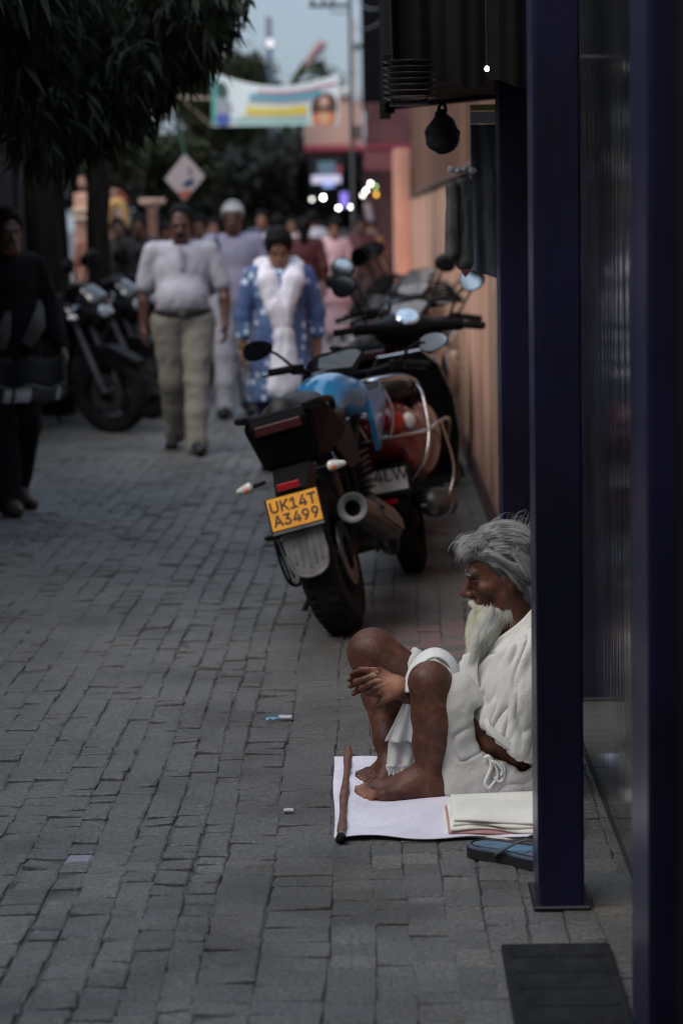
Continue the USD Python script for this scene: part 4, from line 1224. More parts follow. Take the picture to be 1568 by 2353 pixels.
# man in the pale polo shirt, walking towards the camera
ml = G(428, 1036)
t, q, R, s, b = walker('person', 'heavy man in a pale grey polo shirt and khaki trousers walking towards the camera', (ml[0], ml[1], 0), .04, 1.70, skin_c, cloth('polo', (.38, .37, .42), bs=180), cloth('khaki', (.20, .185, .155)),
                       stride=.21, lead=-1, belly=.03, tuck=True, girth=1.17, belt=True, arms=((.10, .13), (-.05, .20)), armbend=(.2, .25), hair='thin', head_down=.12, shoes=shoe_b, h_grid=.0085)
for sx in (-1, 1):
    part(t, 'eye', ball(q(.079, sx * .032, .003), .010 * s, 1), mat('eye_dark', (.02, .015, .015), .2), True)
    part(t, 'eyebrow', hull(ball(q(.099, sx * .02, .022), .005 * s, 1), ball(q(.091, sx * .048, .020), .004 * s, 1)), hair_b)
part(t, 'moustache', hull(ball(q(.098, -.024, -.060), .007 * s, 1), ball(q(.098, .024, -.060), .007 * s, 1), ball(q(.102, 0, -.054), .007 * s, 1)), hair_b)
part(t, 'placket', box(-.016, -.150, 1.27 * s, .016, -.118, 1.43 * s, .004), cloth('polo', (.42, .42, .46)))

# woman in the blue kurta
wl = G(650, 1085)
kur = mat('cloth_kurta', (.055, .10, .27), .85, bump=.2, bscale=200)
LOOKS['kurta_print'] = usdkit.material(stage, '/World/Looks/kurta_print', {
    'tc': ('texture_coordinate', {}), 'mp': ('mapping', {'mapping_type': 'point', 'scale': (1.0, .6, .75)}), 'v': ('voronoi_texture', {'scale': 17.0, 'randomness': .6, 'feature': 'f1'}), 'r': ('rgb_ramp', {'ramp': [(0, (.62, .68, .80)), (.24, (.55, .62, .78)), (.30, (.075, .125, .25)), (1, (.055, .09, .20))]}),
    'n': ('noise_texture', {'scale': 3.5, 'detail': 3.0}), 'r2': ('rgb_ramp', {'ramp': [(.35, (.8, .72, .95)), (.6, (1.15, 1.2, 1.1))]}), 'm': ('mix_color', {'blend_type': 'multiply', 'fac': 1.0, 'use_clamp': False}), 'p': ('principled_bsdf', {'roughness': .85})},
    [('tc.object', 'mp.vector'), ('mp.vector', 'v.vector'), ('v.distance', 'r.fac'), ('tc.object', 'n.vector'), ('n.fac', 'r2.fac'), ('r.color', 'm.a'), ('r2.color', 'm.b'), ('m.result', 'p.base_color')], surface='p.BSDF')
t, q, R, s, b = walker('person', 'woman in a blue printed kurta with a white scarf looking down as she walks', (wl[0], wl[1], 0), .05, 1.53, skin_b, LOOKS['kurta_print'], cloth('navy_trouser', (.05, .052, .12)),
                       stride=.20, lead=-1, kurta=True, sleeve='half', arms=((-.02, .12), (.12, .12)), armbend=(.12, .2), hair='full', head_down=.42, girth=1.08, collar=False, shoes=sandal_m, h_grid=.008)
white = cloth('scarf_white', (.74, .72, .80), var=.06, bs=150)
for sx in (-1, 1):
    part(t, 'eye', ball(q(.079, sx * .032, .003), .010 * s, 1), mat('eye_dark', (.02, .015, .015), .2), True)
    part(t, 'eyebrow', hull(ball(q(.099, sx * .02, .022), .004 * s, 1), ball(q(.091, sx * .048, .020), .003 * s, 1)), hair_b)
part(t, 'lips', hull(ball(q(.092, -.018, -.072), .006 * s, 1), ball(q(.092, .018, -.072), .006 * s, 1), ball(q(.096, 0, -.070), .006 * s, 1)), mat('lips', (.2, .06, .06), .5))
sc = part(t, 'scarf', wrinkle(Field([cone(a_, b_, r1, r2, .03) for a_, b_, r1, r2 in (
    ((-.10, .03, 1.455 * s), (-.075, -.105, 1.36 * s), .045, .050), ((-.075, -.105, 1.36 * s), (-.03, -.148, 1.17 * s), .052, .046), ((.10, .03, 1.455 * s), (.085, -.105, 1.36 * s), .045, .052), ((.085, -.105, 1.36 * s), (.02, -.148, 1.15 * s), .056, .048),
    ((-.03, -.148, 1.17 * s), (.01, -.152, 1.08 * s), .046, .050), ((.01, -.152, 1.10 * s), (.02, -.165, .98 * s), .045, .045), ((.02, -.165, .98 * s), (.0, -.19, .62 * s), .042, .085), ((.02, -.165, .98 * s), (.06, -.17, .66 * s), .042, .06), ((-.1, .03, 1.455 * s), (.1, .03, 1.455 * s), .04, .04))], .007).mesh(), .016, np.diag([26, 20, 4.0]), 3), white, True)
part(t, 'bangle', xform(lathe([(.028, -.008), (.033, -.008), (.033, .008), (.028, .008), (.028, -.008)], 20), t=b['wrs'][0] + (0, .0, .02)), mat('bangle', (.5, .33, .1), .3, metal=.8))

# man with a cap and shoulder strap behind them
ml2 = P(545, 946, 19.8)
t, q, R, s, b = walker('person', 'tall man in a lilac grey shirt with a dark shoulder strap and white cap', (ml2[0], ml2[1], 0), .02, 1.73, skin_c, cloth('lilac_shirt', (.27, .26, .36)), cloth('pale_trouser', (.34, .33, .38)),
                       stride=.10, sleeve='long', arms=((.05, .10), (-.02, .12)), girth=1.12, hair='short', hairm=hair_g, cap=cloth('cap_white', (.40, .40, .40)), h_grid=.010)
drape(t, 'strap', [((-.13, -.02, 1.47 * s), (0, -.5, 1)), ((-.135, -.13, 1.36 * s), (0, -1, .2)), ((-.15, -.15, 1.15 * s), (0, -1, 0)), ((-.19, -.09, .98 * s), (-.4, -1, 0))], .045, cloth('strap_navy', (.03, .03, .07)), .008, .0, cols=3)

# dark man at the left edge holding a fringed bag
dl = G(34, 1174)
blackc = cloth('black_jacket', (.005, .005, .006), var=.3, spec=.1)
t, q, R, s, b = walker('person', 'man in a black jacket and dark jeans at the left edge carrying a fringed cloth', (dl[0], dl[1], 0), .5, 1.68, skin_c, blackc, cloth('dark_jeans', (.009, .009, .011), spec=.1),
                       stride=.14, lead=1, sleeve='long', arms=((.02, .12), (-.10, .10)), armbend=(.3, .7), hair='short', shoes=sandal_m, h_grid=.0085)
vest = cloth('grey_vest', (.05, .05, .052), var=.2)
drape(t, 'grey_panel', [((.19, -.05, 1.18 * s), (.6, -1, 0)), ((.13, -.165, 1.08 * s), (.3, -1, 0)), ((.05, -.16, .95 * s), (0, -1, 0))], [.06, .10, .07], vest, .006, .004, cols=5)
drape(t, 'grey_panel', [((-.05, -.16, 1.14 * s), (0, -1, 0)), ((-.09, -.17, 1.02 * s), (0, -1, 0)), ((-.10, -.15, .93 * s), (0, -1, 0))], [.03, .09, .05], vest, .006, .004, cols=5)
fb = thing('fringed_cloth', 'dark folded cloth with a pale fringe carried by the man at the left edge', 'cloth', (dl[0], dl[1] - .25, .75))
y_ = dl[1] - .24
c0 = [P(-25, 895, y_), P(150, 885, y_)]
grd = np.array([[c0[0] + (c0[1] - c0[0]) * a_ + np.array([0, .03 * math.sin(a_ * 9), .16 * b_ + .012 * math.sin(a_ * 14)]) for b_ in np.linspace(0, 1, 6)] for a_ in np.linspace(0, 1, 24)])
part(fb, 'fold', sheet(grd, .03), cloth('fringe_black', (.014, .014, .015)), True)
part(fb, 'hem', tube([c0[0] + (c0[1] - c0[0]) * a_ + np.array([0, .03 * math.sin(a_ * 9) - .018, .012 * math.sin(a_ * 14)]) for a_ in np.linspace(0, 1, 24)], .008, 6), cloth('fringe_grey', (.13, .13, .135)))
for k in range(16):
    a_ = .18 + k * .053
    p_ = c0[0] + (c0[1] - c0[0]) * a_ + np.array([0, .03 * math.sin(a_ * 9) - .02, -.002])
    part(fb, 'tassel', tube([p_, p_ + (-.004, 0, -.035), p_ + (-.016, 0, -.075)], [.006, .012, .007], 6), cloth('tassel_pale', (.20, .20, .205) if k in (1, 2, 4, 5, 6, 7, 14) else (.06, .06, .06)) if k not in (1, 2, 4, 5, 6, 7, 14) else cloth('tassel_light', (.55, .55, .56)))

# the crowd behind, each one a person
crowd = [
    # px, head-top py, Y, height, yaw, skin, top colour, bottom colour, options, label
    (697, 500, 27, 1.60, PI, skin_c, (.085, .018, .022), (.03, .02, .02), dict(longhair=True, hair=None, kurta=True, sleeve='half'), 'woman in a maroon top walking away behind the blue kurta woman'),
    (765, 507, 31.5, 1.54, .1, skin_b, (.56, .36, .40), (.52, .36, .40), dict(skirt=True, kurta=True, hair='full', sleeve='half', collar=False), 'woman in a pale pink sari walking towards the camera'),
    (637, 478, 31, 1.62, PI, skin_b, (.66, .66, .62), (.1, .1, .1), dict(hair='short'), 'person in a bright white shirt seen from behind the kurta woman'),
    (826, 496, 33, 1.58, .2, skin_c, (.07, .022, .028), (.05, .03, .03), dict(hair='short', sleeve='long'), 'person in dark maroon beside the pink sari woman'),
    (716, 487, 37, 1.66, PI, skin_b, (.45, .45, .52), (.06, .06, .08), dict(hair='short'), 'person in a pale lilac shirt far down the lane'),
    (601, 482, 35, 1.68, 0, skin_b, (.06, .06, .10), (.05, .05, .06), dict(hair='short'), 'person in navy far behind the strap man'),
    (668, 494, 41, 1.58, .1, skin_b, (.20, .10, .09), (.05, .05, .06), dict(hair='short'), 'person in brown at the far end of the lane'),
    (738, 506, 39, 1.50, PI, skin_c, (.42, .42, .50), (.08, .08, .1), dict(hair='full'), 'short person with a pale top far down the lane'),
    (772, 492, 42, 1.60, 0, skin_c, (.05, .05, .05), (.04, .04, .05), dict(hair='short'), 'person in black below the violet sign'),
    (458, 492, 30, 1.62, 0, skin_b, (.13, .03, .055), (.05, .03, .04), dict(hair='full'), 'person in dark crimson between the two nearest men'),
    (488, 497, 34, 1.58, .2, skin_b, (.11, .025, .04), (.05, .03, .04), dict(hair='short'), 'second person in crimson further back'),
    (318, 485, 26, 1.64, 0, skin_c, (.014, .014, .015), (.02, .02, .02), dict(hair='short', sleeve='long'), 'person in black standing left of the polo shirt man'),
    (268, 490, 27.5, 1.62, .3, skin_c, (.018, .017, .017), (.02, .02, .02), dict(hair='short', sleeve='long'), 'person in black near the pink gateway'),
    (352, 497, 29, 1.56, PI, skin_c, (.10, .10, .11), (.03, .03, .03), dict(hair='full', sleeve='half'), 'person in dull grey under the pink urn'),
    (382, 500, 24, 1.56, 0, skin_b, (.20, .24, .34), (.05, .05, .07), dict(hair='short'), 'person in pale blue partly hidden behind the polo shirt man'),
    (213, 500, 30, 1.58, 0, skin_b, (.16, .06, .04), (.05, .03, .03), dict(hair='full'), 'person in brownish red in front of the pink gateway'),
    (432, 508, 28, 1.55, PI, skin_b, (.36, .36, .40), (.08, .08, .08), dict(hair='short'), 'person in pale grey right of the polo shirt man\'s head'),
    (848, 520, 38, 1.50, .3, skin_b, (.36, .18, .07), (.1, .06, .05), dict(hair='full'), 'person in orange at the maroon shop'),
]
for i, (px, py, Y, hh, yaw, sk, tc_, bc, op, lab) in enumerate(crowd):
    x_ = P(px, py, Y)[0]
    op.setdefault('collar', False)
    walker('person', lab, (x_, Y, 0), yaw, hh * 1.0, sk, cloth(f'crowd_top_{i}', tc_, bump=0), cloth(f'crowd_low_{i}', bc, bump=0), stride=.10 if i % 2 else .14, lead=1 if i % 3 else -1, h_grid=.013, detail=False, shoes=sandal_m, **op)
# ------------------------------------------------------------------ parked motorcycles and scooters
rubber = mat('rubber', (0.012, 0.012, 0.013), .8, var=.35, vscale=9, bump=.3, bscale=50, spec=.12)
plast = mat('black_plastic', (0.0045, 0.0045, 0.005), .55, var=.3, vscale=12, spec=.12)
gloss = mat('black_gloss', (0.004, 0.004, 0.005), .55, spec=.04)
alum = mat('dull_alloy', (0.10, 0.10, 0.103), .42, metal=.8, var=.35, vscale=10)
chrome = mat('chrome', (0.55, 0.55, 0.56), .16, metal=1.0, var=.15, vscale=12)
engm = mat('engine_grey', (0.03, 0.03, 0.031), .45, metal=.5, var=.4, vscale=14)
seatm = mat('seat_vinyl', (0.012, 0.012, 0.013), .6, bump=.3, bscale=120)
redl = mat('tail_lens', (0.30, 0.006, 0.010), .2, extra={'coat_weight': .6})
dredl = mat('tail_lens_dark', (0.035, 0.003, 0.004), .35)
clearl = mat('indicator_lens', (0.62, 0.58, 0.55), .12, extra={'coat_weight': .8})
amber = mat('indicator_amber', (0.70, 0.24, 0.015), .2, extra={'coat_weight': .6})
bulbm = mat('indicator_bulb', (0.45, 0.10, 0.04), .3)
mirrm = mat('mirror_glass', (0.80, 0.82, 0.85), .04, metal=1.0)
platew = mat('plate_white', (0.42, 0.42, 0.41), .4, var=.15, vscale=30)
platey = mat('plate_yellow', (0.78, 0.33, 0.025), .38, var=.12, vscale=25)
inkm = mat('plate_ink', (0.05, 0.022, 0.012), .5)
flapm = mat('mud_flap', (0.15, 0.147, 0.143), .45, var=.35, vscale=14)


def wheel(root, name, c, R_, tw, spokes=5, seg=40, steer=None, rim=None):
    """A wheel about the x axis: tyre with shoulder blocks, rim, spokes, hub."""
    prof = [(R_ - tw * .95, -tw * .38), (R_ - tw * .62, -tw * .50), (R_ - tw * .28, -tw * .47), (R_ - tw * .08, -tw * .30), (R_, -tw * .08), (R_, tw * .08), (R_ - tw * .08, tw * .30), (R_ - tw * .28, tw * .47), (R_ - tw * .62, tw * .50), (R_ - tw * .95, tw * .38), (R_ - tw * .95, -tw * .38)]
    X = lambda m: xform(m, steer[0], steer[0] @ (np.asarray(c) - steer[1]) + steer[1]) if steer else xform(m, None, c)
    ty = part(root, name, X(lathe(prof, seg, 'x')), rubber, smooth=35)
    tr = []
    for k in range(seg):
        a = 2 * PI * k / seg
        for sgn in (-1, 1):
            m = box(sgn * tw * .10, -.012, R_ - tw * .10, sgn * tw * .34, .010, R_ - tw * .02, .001)
            tr.append(xform(m, rotx(a)))
    part(ty, 'tread', X(cat(*tr)), rubber, kind='stuff')
    ri = R_ - tw * .93
    rp = [(ri, -tw * .36), (ri + .006, -tw * .38), (ri - .012, -tw * .30), (ri - .022, -tw * .15), (ri - .022, tw * .15), (ri - .012, tw * .30), (ri + .006, tw * .38), (ri, tw * .36)]
    part(ty, 'rim', X(lathe(rp, seg, 'x')), rim or plast, smooth=35)
    for k in range(spokes):
        a = 2 * PI * k / spokes
        part(ty, 'spoke', X(xform(hull(box(-.018, -.016, .03, .018, .016, .06), box(-.012, -.010, ri - .03, .012, .010, ri - .018)), rotx(a))), rim or plast)
    part(ty, 'hub', X(lathe([(0, -tw * .5), (.03, -tw * .5), (.045, -tw * .3), (.045, tw * .3), (.03, tw * .5), (0, tw * .5)], 20, 'x')), engm, smooth=35)
    if R_ > .26:
        part(ty, 'brake_disc', X(lathe([(.07, tw * .5), (.13, tw * .5), (.13, tw * .56), (.07, tw * .56), (.07, tw * .5)], 28, 'x')), alum)
    return ty


def mirror(root, stem0, c, face, w_, h_, steer, hold=None):
    Sx = (lambda p: steer[0] @ (np.asarray(p, float) - steer[1]) + steer[1])
    c = Sx(c); stem0 = Sx(stem0)
    f_ = np.asarray(face, float); f_ = f_ / np.linalg.norm(f_)
    uu = np.cross([0, 0, 1.0], f_); uu /= np.linalg.norm(uu); vv = np.cross(f_, uu)
    def disc(r1, r2, d0, d1, n=26):
        ring = [c + uu * r1 * math.cos(a) * (1 + .18 * math.cos(a)) + vv * r2 * math.sin(a) for a in np.linspace(0, 2 * PI, n, endpoint=False)]
        V = [q + f_ * d0 for q in ring] + [q + f_ * d1 for q in ring]
        return V
    shell = arr(trimesh.convex.convex_hull(np.array(disc(w_, h_, 0, -.006) + disc(w_ * .6, h_ * .6, -.035, -.036))))
    m = part(root, 'mirror', shell, plast, smooth=30)
    part(m, 'glass', arr(trimesh.convex.convex_hull(np.array(disc(w_ * .90, h_ * .88, .0005, .003)))), mirrm)
    part(m, 'stem', tube(smoothpath([stem0, (stem0 + c) / 2 + np.array([0, .01, .03]), c - f_ * .02]), .006, 8), plast)


def indicator(root, c, side, m=clearl, small=False):
    c = np.asarray(c, float)
    k = .8 if small else 1.0
    lens = hull(ball(c + (side * .01, -.01, 0), .021 * k, 2, (.8, 1, 1)), ball(c + (side * .055 * k, .006, -.004), .011 * k, 1), ball(c + (side * .02, .025, 0), .02 * k, 1))
    i_ = part(root, 'indicator', lens, m, True)
    part(i_, 'bulb', ball(c + (side * .018, -.030 * k, -.008), .010 * k, 1), bulbm if m is clearl else m)
    part(i_, 'stalk', tube([c - (side * .055, -.01, -.004), c], .008, 8), plast)


def lettering(root, lines, c, face, up, height, m, gap):
    """Raised letters on a plate at c, the plate facing `face`."""
    f_ = np.asarray(face, float) / np.linalg.norm(face)
    up = np.asarray(up, float); up = up - f_ * (up @ f_); up /= np.linalg.norm(up)
    rt = np.cross(up, f_)
    M = np.stack([rt, up, f_], 1)
    for i, ln in enumerate(lines):
        tm = meshkit.text_mesh(ln, height, .0015, True)
        w_ = tm.bounds[:, 0]
        m_ = xform((np.array(tm.vertices) - ((w_[0] + w_[1]) / 2, 0, 0), np.array(tm.faces)), M, np.asarray(c) + up * (gap / 2 - i * gap - height / 2) + f_ * .0018)
        part(root, 'lettering', m_, m)


def motorcycle(label, loc, yaw, lean, tankm, *, steer=.5, plate=None, detail=True, mh=1.085, mr=(.068, .042), group=None, name='motorcycle', rimm=None, tailm=None):
    M = rotz(-yaw) @ roty(-lean) * (1.0 if detail else 1.08)
    t = thing(name, label, 'motorcycle', loc, M=M, group=group)
    piv = np.array([0, 1.10, .8])
    ax = rotx(-.42)
    S = (ax @ rotz(steer) @ ax.T, piv)
    St = lambda m: xform(m, S[0], piv - S[0] @ piv)
    sp = lambda p: S[0] @ (np.asarray(p, float) - piv) + piv
    wheel(t, 'rear_wheel', (0, 0, .305), .305, .155, rim=rimm)
    wheel(t, 'front_wheel', (0, 1.335, .295), .295, .10, steer=S, rim=rimm)
    # swing arm, chain cover, shock absorbers
    for sx in (-1, 1):
        part(t, 'swing_arm', hull(box(sx * .085, -.04, .285, sx * .105, .0, .325), box(sx * .085, .48, .33, sx * .11, .54, .39)), plast)
    part(t, 'chain_cover', hull(box(-.125, -.10, .335, -.112, -.05, .375), box(-.128, .42, .36, -.112, .48, .43)), plast)
    part(t, 'chain', tube([(-.119, -.01, .255), (-.119, .5, .335), (-.119, .55, .38)], .010, 6), engm)
    part(t, 'shock_absorber', tube([(0.03, .38, .42), (0.03, .34, .70)], .035, 12), engm)
    # engine with fins
    e = part(t, 'engine', hull(box(-.13, .46, .24, .13, .82, .42, .03), box(-.10, .60, .42, .10, .86, .46, .02)), engm)
    for k in range(7):
        part(e, 'fin', box(-.11, .66 + .012 * k, .465 + k * .026, .11, .88 + .010 * k, .475 + k * .026, .002), engm)
    part(e, 'crank_cover', xform(lathe([(0, .0), (.10, .0), (.11, -.012), (.09, -.035), (0, -.04)], 24, 'x'), t=(-.132, .58, .33)), alum, smooth=30)
    part(e, 'clutch_cover', xform(lathe([(0, .0), (.10, .0), (.11, .012), (.09, .035), (0, .04)][::-1], 24, 'x'), t=(.132, .60, .33)), alum, smooth=30)
    # frame
    part(t, 'frame', cat(tube(smoothpath([(0, 1.10, .86), (0.05, .90, .80), (.09, .55, .72), (.09, .45, .40)]), .018, 8), tube(smoothpath([(0, 1.10, .86), (-.05, .90, .80), (-.09, .55, .72), (-.09, .45, .40)]), .018, 8), tube([(0, 1.12, .78), (0, .98, .40), (0, .8, .25)], .02, 8)), plast)
    # tank
    F = Field([ell((0, .92, .88), (.145, .22, .105), rotx(.16), .04), ell((.10, 1.04, .84), (.065, .16, .085), rotx(.2), .04), ell((-.10, 1.04, .84), (.065, .16, .085), rotx(.2), .04), ell((0, .74, .84), (.085, .12, .07), None, .05)], .010)
    F.cut((0, .9, .775), (0, 0, -1))
    tk = part(t, 'fuel_tank', relax(F.mesh(), 6), tankm, True)
    part(tk, 'filler_cap', xform(lathe([(0, .012), (.032, .012), (.036, .0), (0, 0)][::-1], 20), rotx(.12), (0, .90, .985)), alum)
    for sx in (-1, 1):
        part(t, 'shroud', hull(box(sx * .14, .98, .74, sx * .165, 1.02, .86), box(sx * .19, 1.16, .80, sx * .20, 1.22, .86), box(sx * .12, 1.06, .60, sx * .14, 1.12, .64)), tankm)
        part(t, 'side_panel', hull(box(sx * .10, .34, .60, sx * .125, .62, .64), box(sx * .08, .42, .74, sx * .115, .66, .78), box(sx * .09, .2, .72, sx * .11, .24, .77)), plast)
    # seat and tail
    F = Field([cone((0, .66, .825), (0, .36, .815), .075, .10, .05), ell((0, .50, .82), (.13, .22, .045), None, .04), ell((0, .12, .905), (.125, .24, .042), rotx(-.12), .04), cone((0, -.08, .915), (0, .2, .885), .05, .06, .05)], .010)
    part(t, 'seat', relax(F.mesh(), 5), seatm, True)
    tl = part(t, 'tail_cowl', hull(*[ball((sx * a_, b_, c_), r_, 2) for sx in (-1, 1) for a_, b_, c_, r_ in ((.10, .34, .78, .05), (.095, -.175, .868, .045), (.125, .0, .868, .045), (.075, -.130, .735, .045), (.09, .02, .73, .045))]), tailm or gloss, True)
    part(tl, 'tail_lamp', box(-.095, -.228, .838, .095, -.2165, .878, .005), dredl)
    part(tl, 'seam', box(-.10, -.19, .9015, .10, -.15, .9065, .001), alum)
    for sx in (-1, 1):
        part(t, 'grab_rail', tube(smoothpath([(sx * .13, .30, .86), (sx * .165, .10, .90), (sx * .165, -.14, .915), (sx * .12, -.225, .91)], 5), .014, 8), plast)
    # rear mudguard, lamp, plate, flap
    part(t, 'rear_mudguard', hull(box(-.075, -.19, .64, .075, -.14, .70), box(-.06, -.325, .50, .06, -.31, .62), box(-.05, -.28, .56, .05, -.25, .60)), plast)
    part(t, 'tail_reflector', box(-.045, -.338, .625, .045, -.328, .652, .003), redl)
    fn = np.array([0, -.97, .24])
    pc_ = np.array([0, -.345, .545])
    Mp = np.stack([np.array([1, 0, 0]), np.cross(fn / np.linalg.norm(fn), [1, 0, 0]), fn / np.linalg.norm(fn)], 1)
    part(t, 'plate_holder', xform(box(-.108, -.082, -.012, .108, .066, -.002, .003), Mp, pc_), plast)
    pl_ = part(t, 'number_plate', xform(box(-.10, -.062, -.0018, .10, .062, .0015, .001), Mp, pc_), platey if plate else platew)
    part(t, 'plate_strip', xform(box(-.102, -.078, -.0018, .102, -.066, .003, .001), Mp, pc_), alum)
    if plate:
        lettering(pl_, plate, pc_ + Mp @ np.array([0, .001, 0]), fn, Mp[:, 1], .041, inkm, .054)
    fl = [(-.078, .0), (.078, .0), (.082, -.10), (.062, -.165), (.03, -.188), (-.03, -.188), (-.062, -.165), (-.082, -.10)]
    fr = rotx(PI / 2 - .10)
    fm = part(t, 'mud_flap', prism(fl, .006, fr, (0, -.320, .468)), flapm)
    for k in range(-2, 3):
        part(fm, 'rib', xform(box(k * .026 - .004, -.15 + abs(k) * .012, .0062, k * .026 + .004, -.01, .011, .001), fr, (0, -.320, .468)), flapm)
    part(fm, 'hem', xform(tube(smoothpath([(-.080, -.09, .008), (-.062, -.160, .008), (0, -.184, .008), (.062, -.160, .008), (.080, -.09, .008)]), .006, 6), fr, (0, -.320, .468)), flapm)
    for sx in (-1, 1):
        indicator(t, (sx * .155, -.25, .665), sx)
    # exhaust
    ex = part(t, 'exhaust', tube([(.20, .50, .29), (.195, .36, .33), (.182, .10, .42), (.172, -.10, .475)], [.03, .052, .058, .056], 20, caps=False), mat('exhaust_black', (.03, .03, .032), .35, metal=.4), True)
    dn = np.array([-.05, -.96, .27]); dn /= np.linalg.norm(dn)
    uu, vv, _ = basis(dn)
    Md = np.stack([uu, vv, dn], 1)
    part(ex, 'end_ring', xform(lathe([(.030, .0), (.048, .004), (.060, .004), (.062, -.006), (.060, -.016), (.03, -.016), (.03, 0)], 28), Md, (.172, -.11, .478)), alum, smooth=35)
    part(ex, 'outlet', xform(lathe([(.029, -.05), (.029, .012), (.023, .012), (.023, -.05)], 20), Md, (.172, -.11, .478)), gloss, smooth=35)
    part(ex, 'outlet_back', xform(lathe([(0, -.04), (.03, -.04), (.03, -.045), (0, -.045)], 20), Md, (.172, -.11, .478)), gloss)
    part(ex, 'heat_shield', hull(box(.238, .12, .40, .244, .16, .45), box(.25, .40, .30, .255, .44, .34), box(.24, .30, .36, .25, .34, .40)), alum)
    part(ex, 'header_pipe', tube(smoothpath([(.20, .50, .29), (.14, .68, .20), (.05, .92, .24), (.02, .92, .45)]), .022, 10), engm)
    # foot rests and sari guard, stand
    for sx in (-1, 1):
        f_ = part(t, 'foot_rest', hull(box(sx * .13, .12, .425, sx * .25, .155, .437, .003), box(sx * .13, .12, .415, sx * .24, .15, .428)), plast)
        part(f_, 'hanger', tube([(sx * .12, .20, .62), (sx * .135, .15, .43), (sx * .12, .42, .38)], .010, 8), plast)
    gd = [tube(smoothpath([(-.15, .10, .56), (-.185, .02, .44), (-.175, -.02, .27), (-.16, .10, .22), (-.165, .22, .27), (-.17, .26, .46), (-.14, .24, .60)], 5), .007, 6)]
    for k in range(3):
        gd.append(tube([(-.182, .0 + .07 * k, .45 - .02 * k), (-.17, .03 + .07 * k, .25)], .005, 6))
    part(t, 'sari_guard', cat(*gd), plast)
    part(t, 'side_stand', tube([(-.12, .55, .28), (-.20, .52, .14), (-.262, .50, .062)], [.014, .012, .012], 8), plast)
    part(t, 'stand_foot', ball((-.263, .50, .058), .022, 1, (1.2, 1.2, .35)), plast)
    # front end
    for sx in (-1, 1):
        part(t, 'fork_leg', St(tube([(sx * .085, 1.335, .30), (sx * .085, 1.20, .60), (sx * .085, 1.06, .93)], [.026, .026, .018], 10)), alum)
        gp = part(t, 'grip', St(tube([(sx * .36, .90, .99), (sx * .26, .94, 1.0)], .017, 10)), rubber)
        part(gp, 'brake_lever', St(tube(smoothpath([(sx * .22, .99, .995), (sx * .28, 1.02, .985), (sx * .37, .985, .975)]), .006, 6)), alum)
        part(gp, 'switch_box', St(box(sx * .20, .925, .975, sx * .25, .985, 1.02, .008)), plast)
        mirror(t, (sx * .24, .96, 1.01), (sx * .40, .98, mh), (sx * .10, -1, .12 if sx < 0 or mh < 1.1 else -.25), mr[0], mr[1], S)
    part(t, 'handlebar', St(tube(smoothpath([(-.36, .90, .99), (-.24, .95, 1.0), (-.10, 1.02, .97), (.10, 1.02, .97), (.24, .95, 1.0), (.36, .90, .99)]), .011, 8)), plast)
    part(t, 'front_mudguard', St(hull(box(-.06, 1.12, .58, .06, 1.16, .62), box(-.06, 1.30, .61, .06, 1.38, .63), box(-.055, 1.56, .50, .055, 1.60, .53))), tankm if detail else plast)
    hl = part(t, 'headlamp_cowl', St(relax(Field([ell((0, 1.24, .92), (.115, .11, .11), rotx(-.35), .03), ell((0, 1.20, 1.0), (.10, .05, .07), rotx(-.5), .04)], .010).mesh(), 4)), tankm if not detail else plast, True)
    part(hl, 'headlamp', St(ball((0, 1.325, .89), .075, 2, (1, .35, .8))), mat('lamp_glass', (.55, .6, .65), .08, extra={'coat_weight': 1.0}), True)
    # instrument visor: flat glass tilted towards the sky
    iv = prism([(-.105, -.05), (-.07, -.062), (.05, -.05), (.115, .035), (.10, .055), (.06, .055), (-.085, .01)], .006)
    Mi = S[0] @ rotx(.78)
    part(hl, 'console_shell', xform(prism(Polygon([(-.125, -.06), (-.07, -.08), (.06, -.065), (.135, .04), (.115, .075), (.05, .072), (-.10, .03)]), .03), Mi, sp((0, 1.07, 1.03)) - Mi @ np.array([0, 0, .031])), plast)
    part(hl, 'console_glass', xform(iv, Mi, sp((0, 1.07, 1.03))), mat('console_glass', (.60, .68, .76), .12, metal=.75, var=.12, vscale=20))
    for sx in (-1, 1):
        indicator(t, sp((sx * .16, 1.18, .84)), sx)
    return t


blue = mat('tank_blue', (0.035, 0.22, 0.46), .16, extra={'coat_weight': .8}, var=.15, vscale=5)
maroonp = mat('maroon_paint', (0.125, 0.014, 0.014), .2, extra={'coat_weight': .35})
blackp = mat('black_paint', (0.010, 0.010, 0.012), .14, extra={'coat_weight': .8})
bl0 = G(800, 1452)
motorcycle('blue tanked motorcycle with a yellow number plate parked nearest the seated man', (bl0[0], bl0[1], 0), math.radians(8.5), math.radians(15), blue, steer=.55, plate=('UK14T', 'A3499'), rimm=plast)


